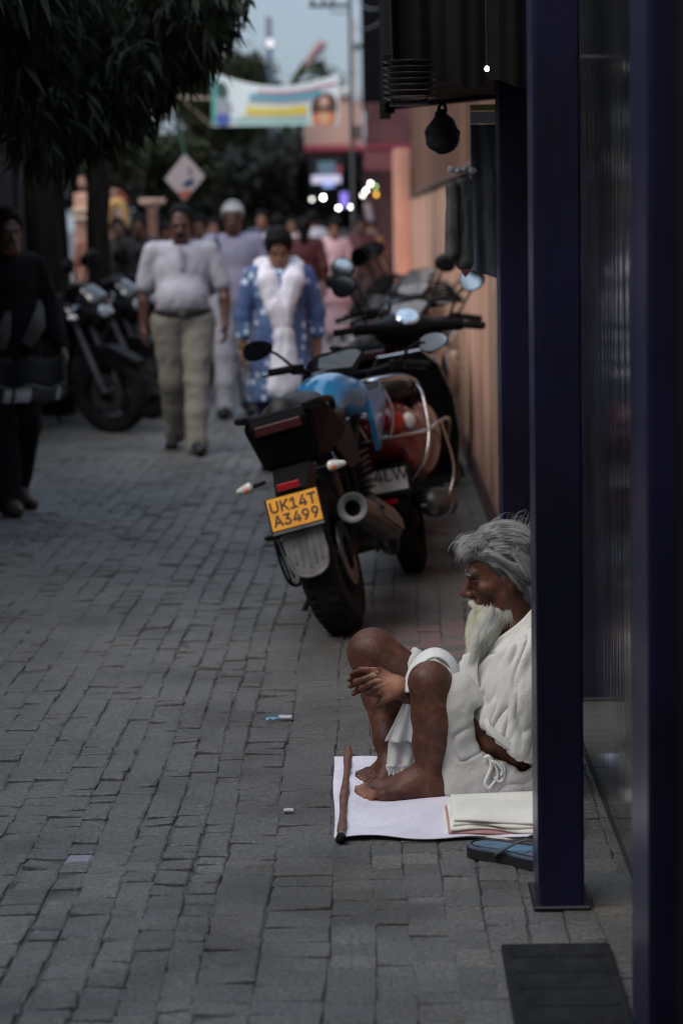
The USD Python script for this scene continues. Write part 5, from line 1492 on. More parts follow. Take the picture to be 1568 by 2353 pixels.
def scooter(label, loc, yaw, lean, paint, *, guards=True, letters='34LW', group=None, ind=clearl, steer=.2):
    M = rotz(-yaw) @ roty(-lean) * 1.08
    t = thing('scooter', label, 'scooter', loc, M=M, group=group)
    piv = np.array([0, 1.02, .8]); ax = rotx(-.42)
    S = (ax @ rotz(steer) @ ax.T, piv)
    St = lambda m: xform(m, S[0], piv - S[0] @ piv)
    sp = lambda p: S[0] @ (np.asarray(p, float) - piv) + piv
    wheel(t, 'rear_wheel', (0, 0, .225), .225, .105, seg=36)
    wheel(t, 'front_wheel', (0, 1.24, .225), .225, .095, seg=36, steer=S)
    F = Field([ell((.105, .10, .545), (.085, .42, .15), rotx(-.10), .05), ell((-.105, .10, .545), (.085, .42, .15), rotx(-.10), .05), ell((0, -.16, .62), (.145, .20, .13), None, .05), ell((0, .35, .55), (.14, .16, .18), None, .06)], .011)
    F.sub(ell((0, 0, .22), (.075, .32, .30), None, .03))
    bd = part(t, 'body', relax(F.mesh(), 6), paint, True)
    tl_ = part(bd, 'tail_lamp', relax(Field([ell((-.055, -.325, .66), (.06, .035, .05), None, .02), ell((.055, -.325, .66), (.06, .035, .05), None, .02)], .008).mesh(), 3), redl, True)
    for sx in (-1, 1):
        part(bd, 'indicator', ball((sx * .125, -.285, .655), .036, 2, (.8, .8, 1)), clearl, True)
    part(bd, 'chrome_strip', tube(smoothpath([(-.185, .1, .585), (-.17, -.15, .60), (0, -.335, .592), (.17, -.15, .60), (.185, .1, .585)]), .006, 6), chrome)
    F = Field([ell((0, .10, .775), (.13, .30, .055), rotx(-.05), .04), ell((0, .36, .755), (.125, .16, .055), None, .05), ell((0, -.10, .80), (.12, .14, .05), None, .04)], .010)
    part(t, 'seat', relax(F.mesh(), 4), seatm, True)
    part(t, 'grab_rail', tube(smoothpath([(-.125, .08, .76), (-.155, -.10, .80), (-.12, -.30, .835), (0, -.36, .845), (.12, -.30, .835), (.155, -.10, .80), (.125, .08, .76)], 6), .0125, 8), chrome, True)
    part(t, 'rear_mudguard', hull(box(-.075, -.24, .44, .075, -.1, .5), box(-.07, -.36, .30, .07, -.345, .46), box(-.06, -.30, .28, .06, -.28, .32)), plast)
    fn = np.array([0, -.98, .18]); fn /= np.linalg.norm(fn)
    Mp = np.stack([np.array([1, 0, 0]), np.cross(fn, [1, 0, 0]), fn], 1)
    pc_ = np.array([0, -.372, .435])
    part(t, 'plate_holder', xform(box(-.105, -.065, -.012, .105, .065, -.002, .003), Mp, pc_), plast)
    pl_ = part(t, 'number_plate', xform(box(-.085, -.045, -.0018, .085, .045, .0015, .001), Mp, pc_), platew)
    if letters:
        lettering(pl_, letters, pc_ - Mp[:, 1] * .006, fn, Mp[:, 1], .048, inkm, .054)
    part(t, 'reflector', box(-.03, -.385, .338, .03, -.375, .358, .002), redl)
    ex = part(t, 'exhaust', relax(Field([cone((.15, -.20, .30), (.15, .22, .24), .062, .055, .03)], .010).mesh(), 3), alum, True)
    part(ex, 'heat_shield', hull(box(.205, -.16, .29, .217, -.10, .36), box(.20, .16, .23, .21, .2, .30)), mat('shield_grey', (.10, .10, .10), .5))
    part(ex, 'tail_pipe', tube([(.15, -.22, .28), (.16, -.30, .27)], .014, 10), alum)
    part(ex, 'clamp', xform(lathe([(.063, -.01), (.067, -.01), (.067, .01), (.063, .01), (.063, -.01)], 24, 'y'), t=(.15, -.06, .28)), chrome)
    part(t, 'engine_case', hull(box(-.15, -.06, .17, -.07, .36, .30, .02), box(-.13, .3, .22, -.05, .46, .36, .02)), engm)
    part(t, 'foot_board', hull(box(-.17, .50, .27, .17, .92, .30, .01), box(-.14, .52, .24, .14, .90, .27)), plast)
    # leg shield: black inside, painted outside
    sh = Polygon([(-.15, 0), (.15, 0), (.195, .18), (.20, .36), (.165, .52), (.10, .60), (-.10, .60), (-.165, .52), (-.20, .36), (-.195, .18)])
    Mi = rotx(PI / 2 + .22)
    part(t, 'leg_shield', prism(sh, .03, Mi, (0, 1.00, .31)), paint)
    ins = part(t, 'inner_shield', prism(sh.buffer(-.006), .022, Mi, (0, .9715, .305)), plast)
    part(ins, 'key_lock', xform(lathe([(0, .012), (.022, .012), (.034, .006), (.036, .0), (0, 0)][::-1], 24), Mi, Mi @ np.array([-.01, .40, .024]) + (0, .9715, .305)), alum, smooth=30)
    part(ins, 'edge_trim', xform(tube([(p_[0], p_[1], .015) for p_ in sh.exterior.coords], .006, 6, caps=False), Mi, (0, .98, .305)), chrome)
    part(ins, 'hook', tube(smoothpath([(.03, .925, .62), (.03, .89, .60), (.03, .90, .57)]), .007, 6), chrome)
    part(t, 'front_mudguard', St(relax(Field([ell((0, 1.24, .36), (.075, .24, .10), None, .03)], .010).mesh(), 3)), paint, True)
    F = Field([ell((0, 1.02, .985), (.15, .095, .085), rotx(-.3), .04), cone((-.24, .95, 1.0), (.24, .95, 1.0), .028, .028, .05)], .010)
    hc = part(t, 'handlebar_cowl', St(relax(F.mesh(), 4)), plast, True)
    part(hc, 'headlamp', St(ball((0, 1.095, .965), .085, 2, (1, .35, .7))), mat('lamp_glass', (.55, .6, .65), .08, extra={'coat_weight': 1.0}), True)
    part(hc, 'dial', St(xform(lathe([(0, .008), (.045, .008), (.055, 0), (0, 0)][::-1], 24), rotx(.7), (0, .95, 1.05))), mat('console_glass', (.60, .68, .76), .12, metal=.75, var=.12, vscale=20))
    for sx in (-1, 1):
        part(t, 'apron_indicator', ball((sx * .115, 1.10, .80), .048, 2, (.75, .5, 1.0)), ind, True)
        gp = part(t, 'grip', St(tube([(sx * .35, .90, .99), (sx * .24, .945, 1.0)], .017, 10)), rubber)
        part(gp, 'brake_lever', St(tube(smoothpath([(sx * .2, .985, .995), (sx * .28, 1.0, .985), (sx * .35, .97, .975)]), .006, 6)), alum)
        mirror(t, (sx * .19, .96, 1.02), (sx * .30, .95, 1.20), (sx * .06, -1, .10), .060, .052, S)
    part(t, 'side_stand', tube([(-.12, .50, .25), (-.19, .47, .12), (-.215, .45, .02 + .215 * math.tan(lean))], .012, 8), plast)
    if guards:
        for sx in (-1, 1):
            g_ = part(t, 'guard_rail', cat(tube(smoothpath([(sx * .10, -.33, .42), (sx * .17, -.34, .50), (sx * .20, -.30, .60), (sx * .19, -.20, .74), (sx * .16, -.12, .79)], 6), .0085, 8),
                                           tube(smoothpath([(sx * .20, -.30, .60), (sx * .235, -.12, .62), (sx * .24, .14, .60), (sx * .20, .28, .50)], 6), .0085, 8),
                                           tube(smoothpath([(sx * .045, -.36, .60), (sx * .075, -.36, .70), (sx * .06, -.355, .79), (sx * .04, -.35, .83)], 6), .007, 8),
                                           tube(smoothpath([(sx * .235, -.12, .62), (sx * .25, -.10, .42), (sx * .20, -.16, .30), (sx * .11, -.28, .30)], 6), .007, 8)), chrome, True)
        part(t, 'guard_bar', tube(smoothpath([(-.20, -.30, .60), (0, -.385, .61), (.20, -.30, .60)]), .0085, 8), chrome, True)
    return t


sl = P(955, 1300, 10.95)
scooter('maroon scooter with chrome guard rails and a red tail lamp behind the blue motorcycle', (sl[0], 10.95, 0), math.radians(7), math.radians(10), maroonp, steer=.35, letters=('34LW',))
scooter('black scooter with amber indicators parked facing the camera against the stained wall', (.34, 15.2, 0), PI + .12, math.radians(-2), blackp, guards=False, ind=amber, letters=None, steer=.3)
right_bikes = [(.10, 12.4, .14, .14, 'black motorcycle whose round mirror stands above the maroon scooter'), (.13, 15.9, .18, .14, 'black motorcycle just behind the black scooter'), (.15, 16.8, .18, .14, 'black motorcycle fourth from the far end of the right hand row'),
               (.16, 17.7, .2, .14, 'black motorcycle third from the far end of the right hand row'), (.18, 18.7, .2, .14, 'black motorcycle second from the far end of the right hand row'), (.20, 19.9, .24, .14, 'farthest black motorcycle of the right hand row by the wall')]
m0 = None
for i, (x_, y_, yw, le, lab) in enumerate(right_bikes):
    if m0 is None:
        m0 = motorcycle(lab, (x_, y_, 0), yw, le, blackp, steer=.5, detail=False, mh=1.21, mr=(.062, .062), group='black motorcycles parked along the lane')
    else:
        copy_of(m0, 'motorcycle', lab, (x_, y_, 0), rotz(-yw) @ roty(-le) * 1.08, 'black motorcycles parked along the lane')
left_bikes = [(-2.72, 18.9, 2.5, .13, 'nearest black motorcycle of the left hand row beside the dark man'), (-2.60, 20.1, 2.45, .12, 'black motorcycle standing in front of the thick dark trunk on the left'), (-2.50, 21.4, 2.6, .14, 'black motorcycle just past the thick dark trunk in the left hand row'), (-2.42, 22.6, 2.5, .13, 'black motorcycle in the middle of the left hand row, second past the trunk'),
              (-2.34, 23.9, 2.7, .12, 'black motorcycle second from the far end of the left hand row'), (-2.5, 25.4, 2.5, .13, 'farthest black motorcycle of the left hand row')]
for x_, y_, yw, le, lab in left_bikes:
    fx, fy = math.sin(yw) * .6, math.cos(yw) * .6
    copy_of(m0, 'motorcycle', lab, (x_ - fx, y_ - fy, 0), rotz(-yw) @ roty(-le) * 1.08, 'black motorcycles parked along the lane')
# ------------------------------------------------------------------ mat, seated man and his belongings
def smooth_strip(left, right, m_, Y0_, n=7):
    """A hanging cloth between two edges given as lists of points."""
    a_, b_ = smoothpath(left, n), smoothpath(right, n)
    return np.array([[a_[i] * (1 - t) + b_[i] * t for t in np.linspace(0, 1, m_)] for i in range(len(a_))])


# mat: a thin white sheet with soft waves
ca, cb, cc, cd = G(766, 1745, .006), G(1300, 1738, .006), G(1340, 1925, .006), G(768, 1929, .006)
gm = np.zeros((44, 36, 3))
for i, s_ in enumerate(np.linspace(0, 1, 44)):
    for j, t_ in enumerate(np.linspace(0, 1, 36)):
        p_ = (ca * (1 - s_) + cb * s_) * (1 - t_) + (cd * (1 - s_) + cc * s_) * t_
        p_ = p_ + np.array([.0022 * math.sin(t_ * 9 + 1) * (1 - s_) ** 2, .010 * math.sin(s_ * 13) * (t_ ** 4), .0035 + .0045 * math.sin(s_ * 13 + 3 * t_) * math.sin(t_ * 23 + s_ * 4) + .004 * meshkit.noise(np.array([s_ * 9, t_ * 30, 2.0]))])
        gm[i, j] = p_
single('sitting_mat', sheet(gm, .004), mat('mat_white', (.68, .65, .74), .85, var=.10, vscale=5, bump=.3, bscale=90), 'thin white sheet spread on the paving under the seated man', 'mat', smooth=True)
# folded cloth
fc = thing('folded_cloth', 'folded cream cloth with stacked layers in front of the seated man', 'cloth', G(1130, 1890, .012))
cream = mat('cloth_cream', (.70, .68, .62), .85, var=.06, vscale=8, bump=.25, bscale=180)
pinkedge = mat('cloth_pink_edge', (.42, .22, .22), .85)
f0, f1, f2, f3 = G(1016, 1858, .02), G(1330, 1846, .02), G(1330, 1912, .02), G(1024, 1912, .02)
for k in range(5):
    gk = np.zeros((26, 12, 3))
    for i, s_ in enumerate(np.linspace(0, 1, 26)):
        for j, t_ in enumerate(np.linspace(0, 1, 12)):
            p_ = (f0 * (1 - s_) + f1 * s_) * (1 - t_) + (f3 * (1 - s_) + f2 * s_) * t_
            ins = .006 * k * (1 + .5 * math.sin(k * 3.1))
            gk[i, j] = p_ + np.array([ins * (1 - 2 * s_) - .02 * t_ * 0, ins * (t_ - .2) * .9 + .006 * math.sin(s_ * 11 + k * 2) * t_, -.004 + .0102 * k + .005 * math.sin(s_ * 7 + k * .12) * t_ - .014 * max(t_ - .75, 0) * 4])
    part(fc, 'layer', sheet(gk, .0065), cream if k != 1 else pinkedge, True)
# stick
skp = [G(799, 1722, .016), G(797, 1770, .017), G(790, 1830, .016), G(787, 1880, .017), G(783, 1922, .016)]
sk = thing('walking_stick', 'short knobbly brown wooden stick lying across the left edge of the mat', 'stick', skp[4])
wood = mat('stick_wood', (.20, .085, .055), .6, var=.5, vscale=14, stretch=(3, 1, 1), bump=.4, bscale=60, col2=(.09, .035, .028))
pth = smoothpath(skp, 9)
part(sk, 'shaft', wrinkle(tube(pth, .0090 + .0018 * np.sin(np.linspace(0, 16, len(pth))), 12), .003, 45, 3), wood, True)
part(sk, 'cut_end', ball(pth[0], .0100, 2, (1, .6, 1)), mat('stick_pale', (.36, .19, .10), .7), True)
part(sk, 'metal_band', tube([pth[-1] + (.0006, .022, 0), pth[-1] + (0, -.004, 0)], .0118, 14), mat('band_grey', (.22, .20, .18), .4, metal=.6))
part(sk, 'rubber_tip', tube([pth[-1] + (0, -.004, 0), pth[-1] + (-.001, -.03, 0)], [.0125, .0135], 14), rubber, True)
# flip flop
sl0 = G(1160, 1972, .0)
fl = thing('flip_flop', 'worn blue grey flip flop with a thick black sole beside the violet post', 'slipper', (sl0[0], sl0[1], 0))
out = Polygon(smoothpath([(-.135, .02), (-.115, .052), (-.05, .060), (.03, .045), (.10, .043), (.135, .025), (.142, .0), (.13, -.03), (.09, -.045), (.02, -.046), (-.05, -.058), (-.105, -.050), (-.132, -.02), (-.135, .02)], 5)[:-1])
Ms_ = rotz(PI - .56) @ np.diag([1.05, 1.12, 1.0]); hq = G(1082, 1966); so = np.array([hq[0] + .145 * .85, hq[1] - .142 * .40, .003])
part(fl, 'sole', prism(out, .024, Ms_, so - (0, 0, .002)), mat('sole_black', (.010, .010, .012), .6))
part(fl, 'foot_bed', prism(out.buffer(-.004), .006, Ms_, so + (0, 0, .0222)), mat('footbed_blue', (.105, .135, .20), .7, var=.3, vscale=22, bump=.3, bscale=90))
bedtop = .030
part(fl, 'toe_patch', prism(affinity.scale(affinity.translate(out, .02, 0), .5, .62), .0015, Ms_, so + (-.02, 0, .0283)), mat('footbed_worn', (.085, .17, .25), .7, var=.3, vscale=18))
part(fl, 'edge_line', xform(tube([(p_[0], p_[1], bedtop) for p_ in out.buffer(-.010).exterior.coords], .0022, 6, caps=False), Ms_, so), mat('sole_black', (.010, .010, .012), .6))
st0 = np.array([-.075, .0, bedtop])
strapm = mat('strap_dark', (.05, .052, .075), .5)
for sgn in (-1, 1):
    part(fl, 'strap', xform(tube(smoothpath([st0 + (0, 0, .010), (-.03, sgn * .026, .062), (.03, sgn * .052, .028), (.042, sgn * .050, .012)], 6), [.006] * 18 + [.004], 8, flat=.55), Ms_, so), strapm, True)
part(fl, 'toe_post', xform(tube([st0, st0 + (0, 0, .014)], .006, 8), Ms_, so), strapm)
# litter
lt0 = G(625, 1655, .004)
single('blue_wrapper', wrinkle(sheet(np.array([[lt0 + (.02 * a_, .012 * b_, .006 + .004 * math.sin(a_ * 5 + b_ * 3)) for b_ in np.linspace(-1, 1, 6)] for a_ in np.linspace(-1, 1, 9)]), .0015), .004, 160, 1), mat('wrapper_blue', (.10, .28, .42), .35), 'small crumpled blue wrapper on the open paving', 'litter')
for k, (px, py) in enumerate(((662, 1865), (868, 1722), (655, 1650))):
    c_ = G(px, py, .004)
    w_ = .014 if k != 2 else .022
    single('paper_scrap', wrinkle(sheet(np.array([[c_ + (w_ * a_, w_ * .9 * b_, .005) for b_ in np.linspace(-1, 1, 5)] for a_ in np.linspace(-1, 1, 5)]), .0015), .004, 120, k), mat('scrap_pale', (.42, .40, .46), .7),
           ('pale square scrap of paper on the paving left of the stick', 'tiny pale scrap just above the mat', 'thin pale sliver beside the blue wrapper')[k], 'litter')

# ------------------------------------------------------------------ the seated man
YN, YH, YFa = 6.60, 6.74, 6.90
o_ = G(1100, 1850, 0)
om = thing('person', 'bearded old man in white sitting on a white sheet with bare feet and cupped hands', 'person', (o_[0], 6.74, 0))
Q = lambda px, py, Y: P(px, py, Y)
skin_o = usdkit.material(stage, '/World/Looks/skin_old_tone', {
    'tc': ('texture_coordinate', {}), 'n': ('noise_texture', {'scale': 19.0, 'detail': 9.0, 'roughness': .68, 'distortion': .6}), 'r': ('rgb_ramp', {'ramp': [(.3, (0.042, 0.016, 0.012)), (.48, (0.088, 0.034, 0.022)), (.6, (0.125, 0.050, 0.030)), (.72, (0.175, 0.085, 0.060))]}),
    'a': ('attribute', {'attribute': 'tone'}), 'm': ('mix_color', {'blend_type': 'mix', 'b': (0.42, 0.20, 0.13), 'use_clamp': False}),
    'n2': ('noise_texture', {'scale': 120.0, 'detail': 3.0}), 'n3': ('noise_texture', {'scale': 34.0, 'detail': 6.0, 'distortion': 1.2}), 'ad': ('mix_float', {'fac': .5}), 'bp': ('bump', {'strength': .34, 'distance': .008}),
    'p': ('principled_bsdf', {'roughness': .5, 'specular_ior_level': .3, 'subsurface_weight': .1, 'subsurface_scale': .006, 'subsurface_radius': (1.0, .35, .2)})},
    [('tc.object', 'n.vector'), ('tc.object', 'n2.vector'), ('n.fac', 'r.fac'), ('r.color', 'm.a'), ('a.fac', 'm.fac'), ('m.result', 'p.base_color'), ('tc.object', 'n3.vector'), ('n2.fac', 'ad.a'), ('n3.fac', 'ad.b'), ('ad.result', 'bp.height'), ('bp.normal', 'p.normal')], surface='p.BSDF')
# head frame: looks left, bent slightly down
a_ = math.radians(4); pt = math.radians(9)
Fv = np.array([-math.cos(a_) * math.cos(pt), -math.sin(a_) * math.cos(pt), -math.sin(pt)])
L_ = np.cross([0, 0, 1.0], Fv); L_ /= np.linalg.norm(L_)
U_ = np.cross(Fv, L_); Rh = np.stack([Fv, L_, U_])
Ch = Q(1152, 1318, YH)
h = lambda f, l, u_: Ch + f * Fv + l * L_ + u_ * U_
head = [ell(h(-.008, 0, .040), (.096, .075, .090), Rh, .02), ell(h(.025, 0, -.035), (.064, .060, .082), Rh, .03), cone(h(.05, -.028, -.104), h(.05, .028, -.104), .021, .021, .03),
        cone(h(.05, -.03, -.10), h(-.01, -.054, -.052), .018, .02, .02), cone(h(.05, .03, -.10), h(-.01, .054, -.052), .018, .02, .02),
        cone(h(.083, -.034, .017), h(.083, .034, .017), .0135, .0135, .016), ell(h(.055, -.047, -.028), (.025, .018, .020), Rh, .02), ell(h(.055, .047, -.028), (.025, .018, .020), Rh, .02),
        ell(h(.086, -.031, -.003), (.014, .019, .014), Rh, .008, 'sub'), ell(h(.086, .031, -.003), (.014, .019, .014), Rh, .008, 'sub'),
        ell(h(.073, -.031, -.004), (.013, .015, .013), Rh, .004), ell(h(.073, .031, -.004), (.013, .015, .013), Rh, .004),
        cone(h(.086, 0, .010), h(.113, 0, -.036), .0085, .0135, .010), cone(h(.099, -.013, -.041), h(.099, .013, -.041), .010, .010, .008), cone(h(.080, -.02, -.070), h(.080, .02, -.070), .012, .012, .012), cone(h(.077, -.016, -.084), h(.077, .016, -.084), .010, .010, .008),
        ell(h(.099, -.0085, -.052), (.007, .0045, .004), Rh, .003, 'sub'), ell(h(.099, .0085, -.052), (.007, .0045, .004), Rh, .003, 'sub'),
        ell(h(.068, -.046, -.062), (.022, .008, .030), Rh, .02, 'sub'), ell(h(.068, .046, -.062), (.022, .008, .030), Rh, .02, 'sub'),
        ell(h(-.012, -.078, -.012), (.020, .009, .034), Rh, .008), ell(h(-.012, .078, -.012), (.020, .009, .034), Rh, .008), ell(h(-.006, .086, -.008), (.010, .005, .018), Rh, .004, 'sub')]
neck = [cone(h(-.025, 0, -.05), Q(1192, 1462, YH), .054, .060, .03), cone(h(-.01, .03, -.08), Q(1165, 1470, YH - .03), .012, .012, .015)]
torso = [ell(Q(1195, 1760, YH), (.125, .155, .11), None, .06), ell(Q(1185, 1660, YH), (.105, .145, .13), None, .06), ell(Q(1195, 1560, YH), (.110, .165, .13), None, .06), cone(Q(1212, 1512, YH - .13), Q(1195, 1512, YH + .13), .050, .050, .05)]
# limbs
nK, nA = Q(989, 1572, YN + .01), Q(983, 1790, YN + .02)
near_leg = chain([nK, Q(989, 1640, YN + .01), Q(987, 1710, YN + .015), nA], [.056, .050, .044, .036], .03) + [ell(Q(983, 1560, YN), (.048, .044, .042), None, .03), ell(Q(1004, 1650, YN + .015), (.036, .044, .075), None, .04), cone(nK, Q(1180, 1760, YN + .10), .050, .050, .03)]
fK, fA = Q(857, 1500, YFa), Q(915, 1778, 6.81)
far_leg = chain([fK, Q(872, 1590, YFa), Q(894, 1700, 6.84), fA], [.058, .050, .042, .034], .03) + [ell(Q(845, 1497, YFa), (.048, .048, .046), None, .03), ell(Q(893, 1600, YFa), (.036, .045, .07), None, .04), cone(fK, Q(1165, 1735, YH + .09), .066, .085, .04)]


def foot(ank, Yc, heel_px, ball_px, gy, spread):
    """A bare foot pointing left; the little toe towards spread."""
    hz, bz = .028, .026
    heel = np.array([P(heel_px, gy, Yc)[0], Yc, hz]); bl = np.array([P(ball_px, gy, Yc)[0], Yc, bz])
    pr = [cone(ank, heel, .037, .030, .03), cone(ank + (-.005, 0, -.01), (heel + bl) / 2 + (0, 0, .022), .040, .031, .04), cone((heel + bl) / 2 + (0, 0, .02), bl + (0, .02, 0), .030, .022, .03), cone(heel, bl + (.012, spread * .036, -.004), .026, .021, .03), cone(heel, bl + (-.004, -spread * .030, .002), .026, .024, .03),
          ell(ank + (.0, spread * .034, -.008), (.013, .010, .013), None, .012)]
    toes = ((-.034, .062, .0135), (-.012, .060, .0100), (.007, .053, .0095), (.025, .044, .0090), (.041, .030, .0085))
    nails = []
    for l_, ln, r_ in toes:
        b_ = bl + (.004, spread * l_, -.002)
        k_ = b_ + (-ln * .6, spread * l_ * .10, .006); e_ = b_ + (-ln, spread * l_ * .12, -.008 if r_ < .013 else -.004)
        pr += [cone(b_, k_, r_ * 1.15, r_ * 1.05, .008), cone(k_, e_, r_ * 1.02, r_, .004)]
        nails.append((e_ + (-r_ * .35, 0, r_ * .80), r_))
    return pr, nails


nf, nn_ = foot(nA, YN + .015, 1008, 872, 1845, -1)
ff, fn_ = foot(fA, 6.80, 925, 872, 1815, -1)
# near (left) arm: sleeve to the elbow, forearm across the lap between the knees
nS, nE, nW = Q(1210, 1510, YN + .02), Q(1192, 1722, YN - .0), Q(935, 1592, YN + .115)
near_up = chain([nS, nE], [.052, .040], .04)
near_fore = chain([nE, Q(1128, 1698, YN + .015), Q(1090, 1650, YN + .06), nW], [.040, .038, .034, .027], .02)
fS, fE, fW = Q(1150, 1490, YFa + .02), Q(1085, 1705, YFa + .02), Q(885, 1588, YFa - .10)
far_up = chain([fS, fE], [.050, .040], .04)
far_fore = chain([fE, fW], [.038, .027], .02)
# hands: the near palm turned up with its fingers curled back over it, the far hand cupped behind
hand = []
ph = lambda px, py, d_: Q(px, py, YN + d_)
palm_c = [(910, 1562, .10), (905, 1580, .095), (893, 1600, .09)]
knuck = [(866, 1541, .088), (864, 1556, .080), (866, 1572, .072), (871, 1587, .066)]
hand += [cone(nW, ph(908, 1575, .10), .026, .026, .02)]
for (kx, ky, kd) in knuck:
    hand.append(cone(ph(912, 1574, .10), ph(kx + 6, ky, kd + .008), .020, .0125, .014))
hand.append(cone(ph(908, 1590, .088), ph(890, 1602, .075), .020, .013, .015))
mid = [(828, 1540, .060), (817, 1567, .052), (831, 1581, .044), (846, 1593, .040)]
tip = [(845, 1540, .040), (838, 1560, .034), (850, 1572, .028), (861, 1583, .027)]
end = [(861, 1544, .040), (857, 1552, .030), (868, 1563, .026), (875, 1574, .028)]
for k in range(4):
    p_ = [ph(*knuck[k]), ph(*mid[k]), ph(*tip[k]), ph(*end[k])]
    hand += chain(p_, [.0105, .0100, .0092, .0076], .003)
hand += chain([ph(893, 1598, .080), ph(876, 1612, .060), ph(866, 1622, .05)], [.0125, .0100, .0078], .006)
hand += [cone(fW, ph(870, 1580, .125), .026, .022, .02), cone(ph(875, 1578, .128), ph(842, 1562, .118), .020, .016, .014), cone(ph(875, 1590, .128), ph(840, 1582, .115), .020, .015, .014)]
for k, (x0_, y0_, x1_, y1_, x2_, y2_) in enumerate(((846, 1552, 824, 1543, 806, 1548), (842, 1562, 818, 1556, 801, 1562), (840, 1572, 817, 1570, 803, 1577), (842, 1584, 822, 1586, 811, 1594))):
    hand += chain([ph(x0_, y0_, .115), ph(x1_, y1_, .100), ph(x2_, y2_, .082)], [.0098, .0090, .0070], .003)
Fd = Field(head + neck + torso + near_leg + far_leg + nf + ff + near_up + near_fore + far_up + far_fore + hand, .0036)
bv, bf = Fd.mesh()
tone = np.zeros(len(bv))
for c_, r_ in [(ph(900, 1570, .06), .040), (ph(885, 1590, .06), .030), (ph(862, 1552, .03), .012), (ph(872, 1564, .026), .012), (ph(878, 1575, .028), .012), (ph(852, 1536, .06), .020)]:
    tone = np.maximum(tone, np.clip(1.5 - np.linalg.norm(bv - c_, axis=1) / r_, 0, 1))
for c_, r_ in nn_:
    tone = np.maximum(tone, .45 * np.clip(1.6 - np.linalg.norm(bv - c_, axis=1) / .02, 0, 1))
body = part(om, 'body', (bv, bf), skin_o, True, tone=tone)
nailm = mat('nail', (.24, .13, .10), .35)
for c_, r_ in nn_ + fn_:
    part(body, 'toe_nail', ball(c_, r_ * .55, 1, (1.0, .9, .35)), nailm, True)
for k in range(4):
    part(body, 'finger_nail', ball(ph(end[k][0] + 5, end[k][1], end[k][2] - .005), .0042, 1, (1, .5, 1)), mat('nail_pale', (.34, .22, .17), .35), True)
for sx in (-1, 1):
    part(body, 'eye', ball(h(.0785, sx * .031, -.006), .0095, 2, (.8, 1, .7)), mat('eye_dark', (.02, .015, .015), .2), True)
    part(body, 'eyelid', hull(ball(h(.083, sx * .022, .001), .0045, 1), ball(h(.085, sx * .031, .001), .005, 1), ball(h(.079, sx * .043, -.001), .0045, 1)), skin_o, True)

# ---- hair and beard: a base and fine strands
hg1 = mat('old_hair_grey', (.12, .12, .12), .7, var=.5, vscale=24, stretch=(1, 1, 1), bump=.4, bscale=120, col2=(.05, .05, .05))
hs1 = mat('hair_strand_light', (.46, .46, .45), .5)
hs2 = mat('hair_strand_dark', (.12, .12, .125), .5)
H = Field([ell(h(-.014, 0, .045), (.103, .081, .094), Rh, .02), ell(h(.050, 0, .088), (.045, .052, .026), Rh, .03), ell(h(-.070, 0, -.02), (.046, .068, .072), Rh, .04), ell(h(-.078, 0, -.075), (.034, .052, .04), Rh, .04)], .004)
H.cut(h(.073, 0, .045), Fv * .75 - U_ * .66)

for sx in (-1, 1):
    H.sub(ell(h(.075, sx * .075, -.025), (.060, .040, .085), Rh, .012))
H.sub(ell(h(.090, 0, -.020), (.082, .2, .078), Rh, .012))
hb = part(om, 'hair', wrinkle(H.mesh(), .006, 36, 5), hg1, True)
rh = np.random.default_rng(21)


def snap(lines_, centre):
    return lines_


hl1, hl2 = [], []
for k in range(5200):     # locks combed from the forehead back over the crown and down to the nape
    lock = rh.integers(0, 160)
    rl = np.random.default_rng(1000 + int(lock))
    v0, wave, wph, rise = rl.uniform(-1, 1), rl.uniform(.002, .008), rl.uniform(0, 6), rl.normal(0, .030)
    l0 = np.clip(v0 * .084 + rh.normal(0, .0045), -.086, .086)
    ph0 = rl.uniform(.35, 1.5) + rh.normal(0, .06)
    ph1 = ph0 + rl.uniform(.8, 1.9) + rh.normal(0, .12)
    lift = .955 + max(rise * .6, -.03) + rh.normal(0, .012) + (.06 * rh.random() if rh.random() < .05 else 0)
    side = math.sqrt(max(1 - (l0 / .0900) ** 2, .03))
    pts_ = []
    for th in np.linspace(ph0, min(ph1, 3.6), 10):
        t_ = th - ph0
        f_ = math.cos(th) * .110 * side * lift - .014 + wave * math.sin(th * 6 + wph)
        u_ = math.sin(th) * .102 * side * lift + .046 + wave * .5 * math.cos(th * 5 + wph)
        if th > 2.5:
            f_ -= .010 * (th - 2.5); u_ -= .055 * (th - 2.5)
        pts_.append(h(f_, l0 * (1 + .10 * t_) + wave * math.sin(th * 4 + wph * 2), u_ - .010 * t_ * abs(v0)))
    (hl1 if (rl.random() < .6) != (rh.random() < .2) else hl2).append(np.array(pts_))
for k in range(2300):     # side hair swept back over the ear, on both sides
    sx = -1 if rh.random() < .3 else 1
    lock = int(rh.integers(0, 60)); rl = np.random.default_rng(3000 + lock)
    f0_, u0_ = rl.uniform(-.06, .050) + rh.normal(0, .004), rl.uniform(.0, .09) + rh.normal(0, .004)
    u0_ = max(u0_, .02 + .9 * max(f0_ - .005, 0))
    wave, wph, bulge = rl.uniform(.001, .006), rl.uniform(0, 6), rl.uniform(0, .010)
    pts_ = []
    dl_ = rl.uniform(.07, .115)
    for t_ in np.linspace(0, 1, 9):
        f_ = f0_ - t_ * dl_; u_ = u0_ - t_ * t_ * .080 - .012 * t_ + wave * math.sin(t_ * 8 + wph)
        e_ = max(1 - ((f_ + .014) / .118) ** 2 - ((u_ - .046) / .125) ** 2, .05)
        pts_.append(h(f_, sx * (.085 * math.sqrt(e_) + .002 + bulge * math.sin(PI * t_) + .008 * t_ + rh.normal(0, .0012)), u_))
    (hl1 if rl.random() < .5 else hl2).append(np.array(pts_))
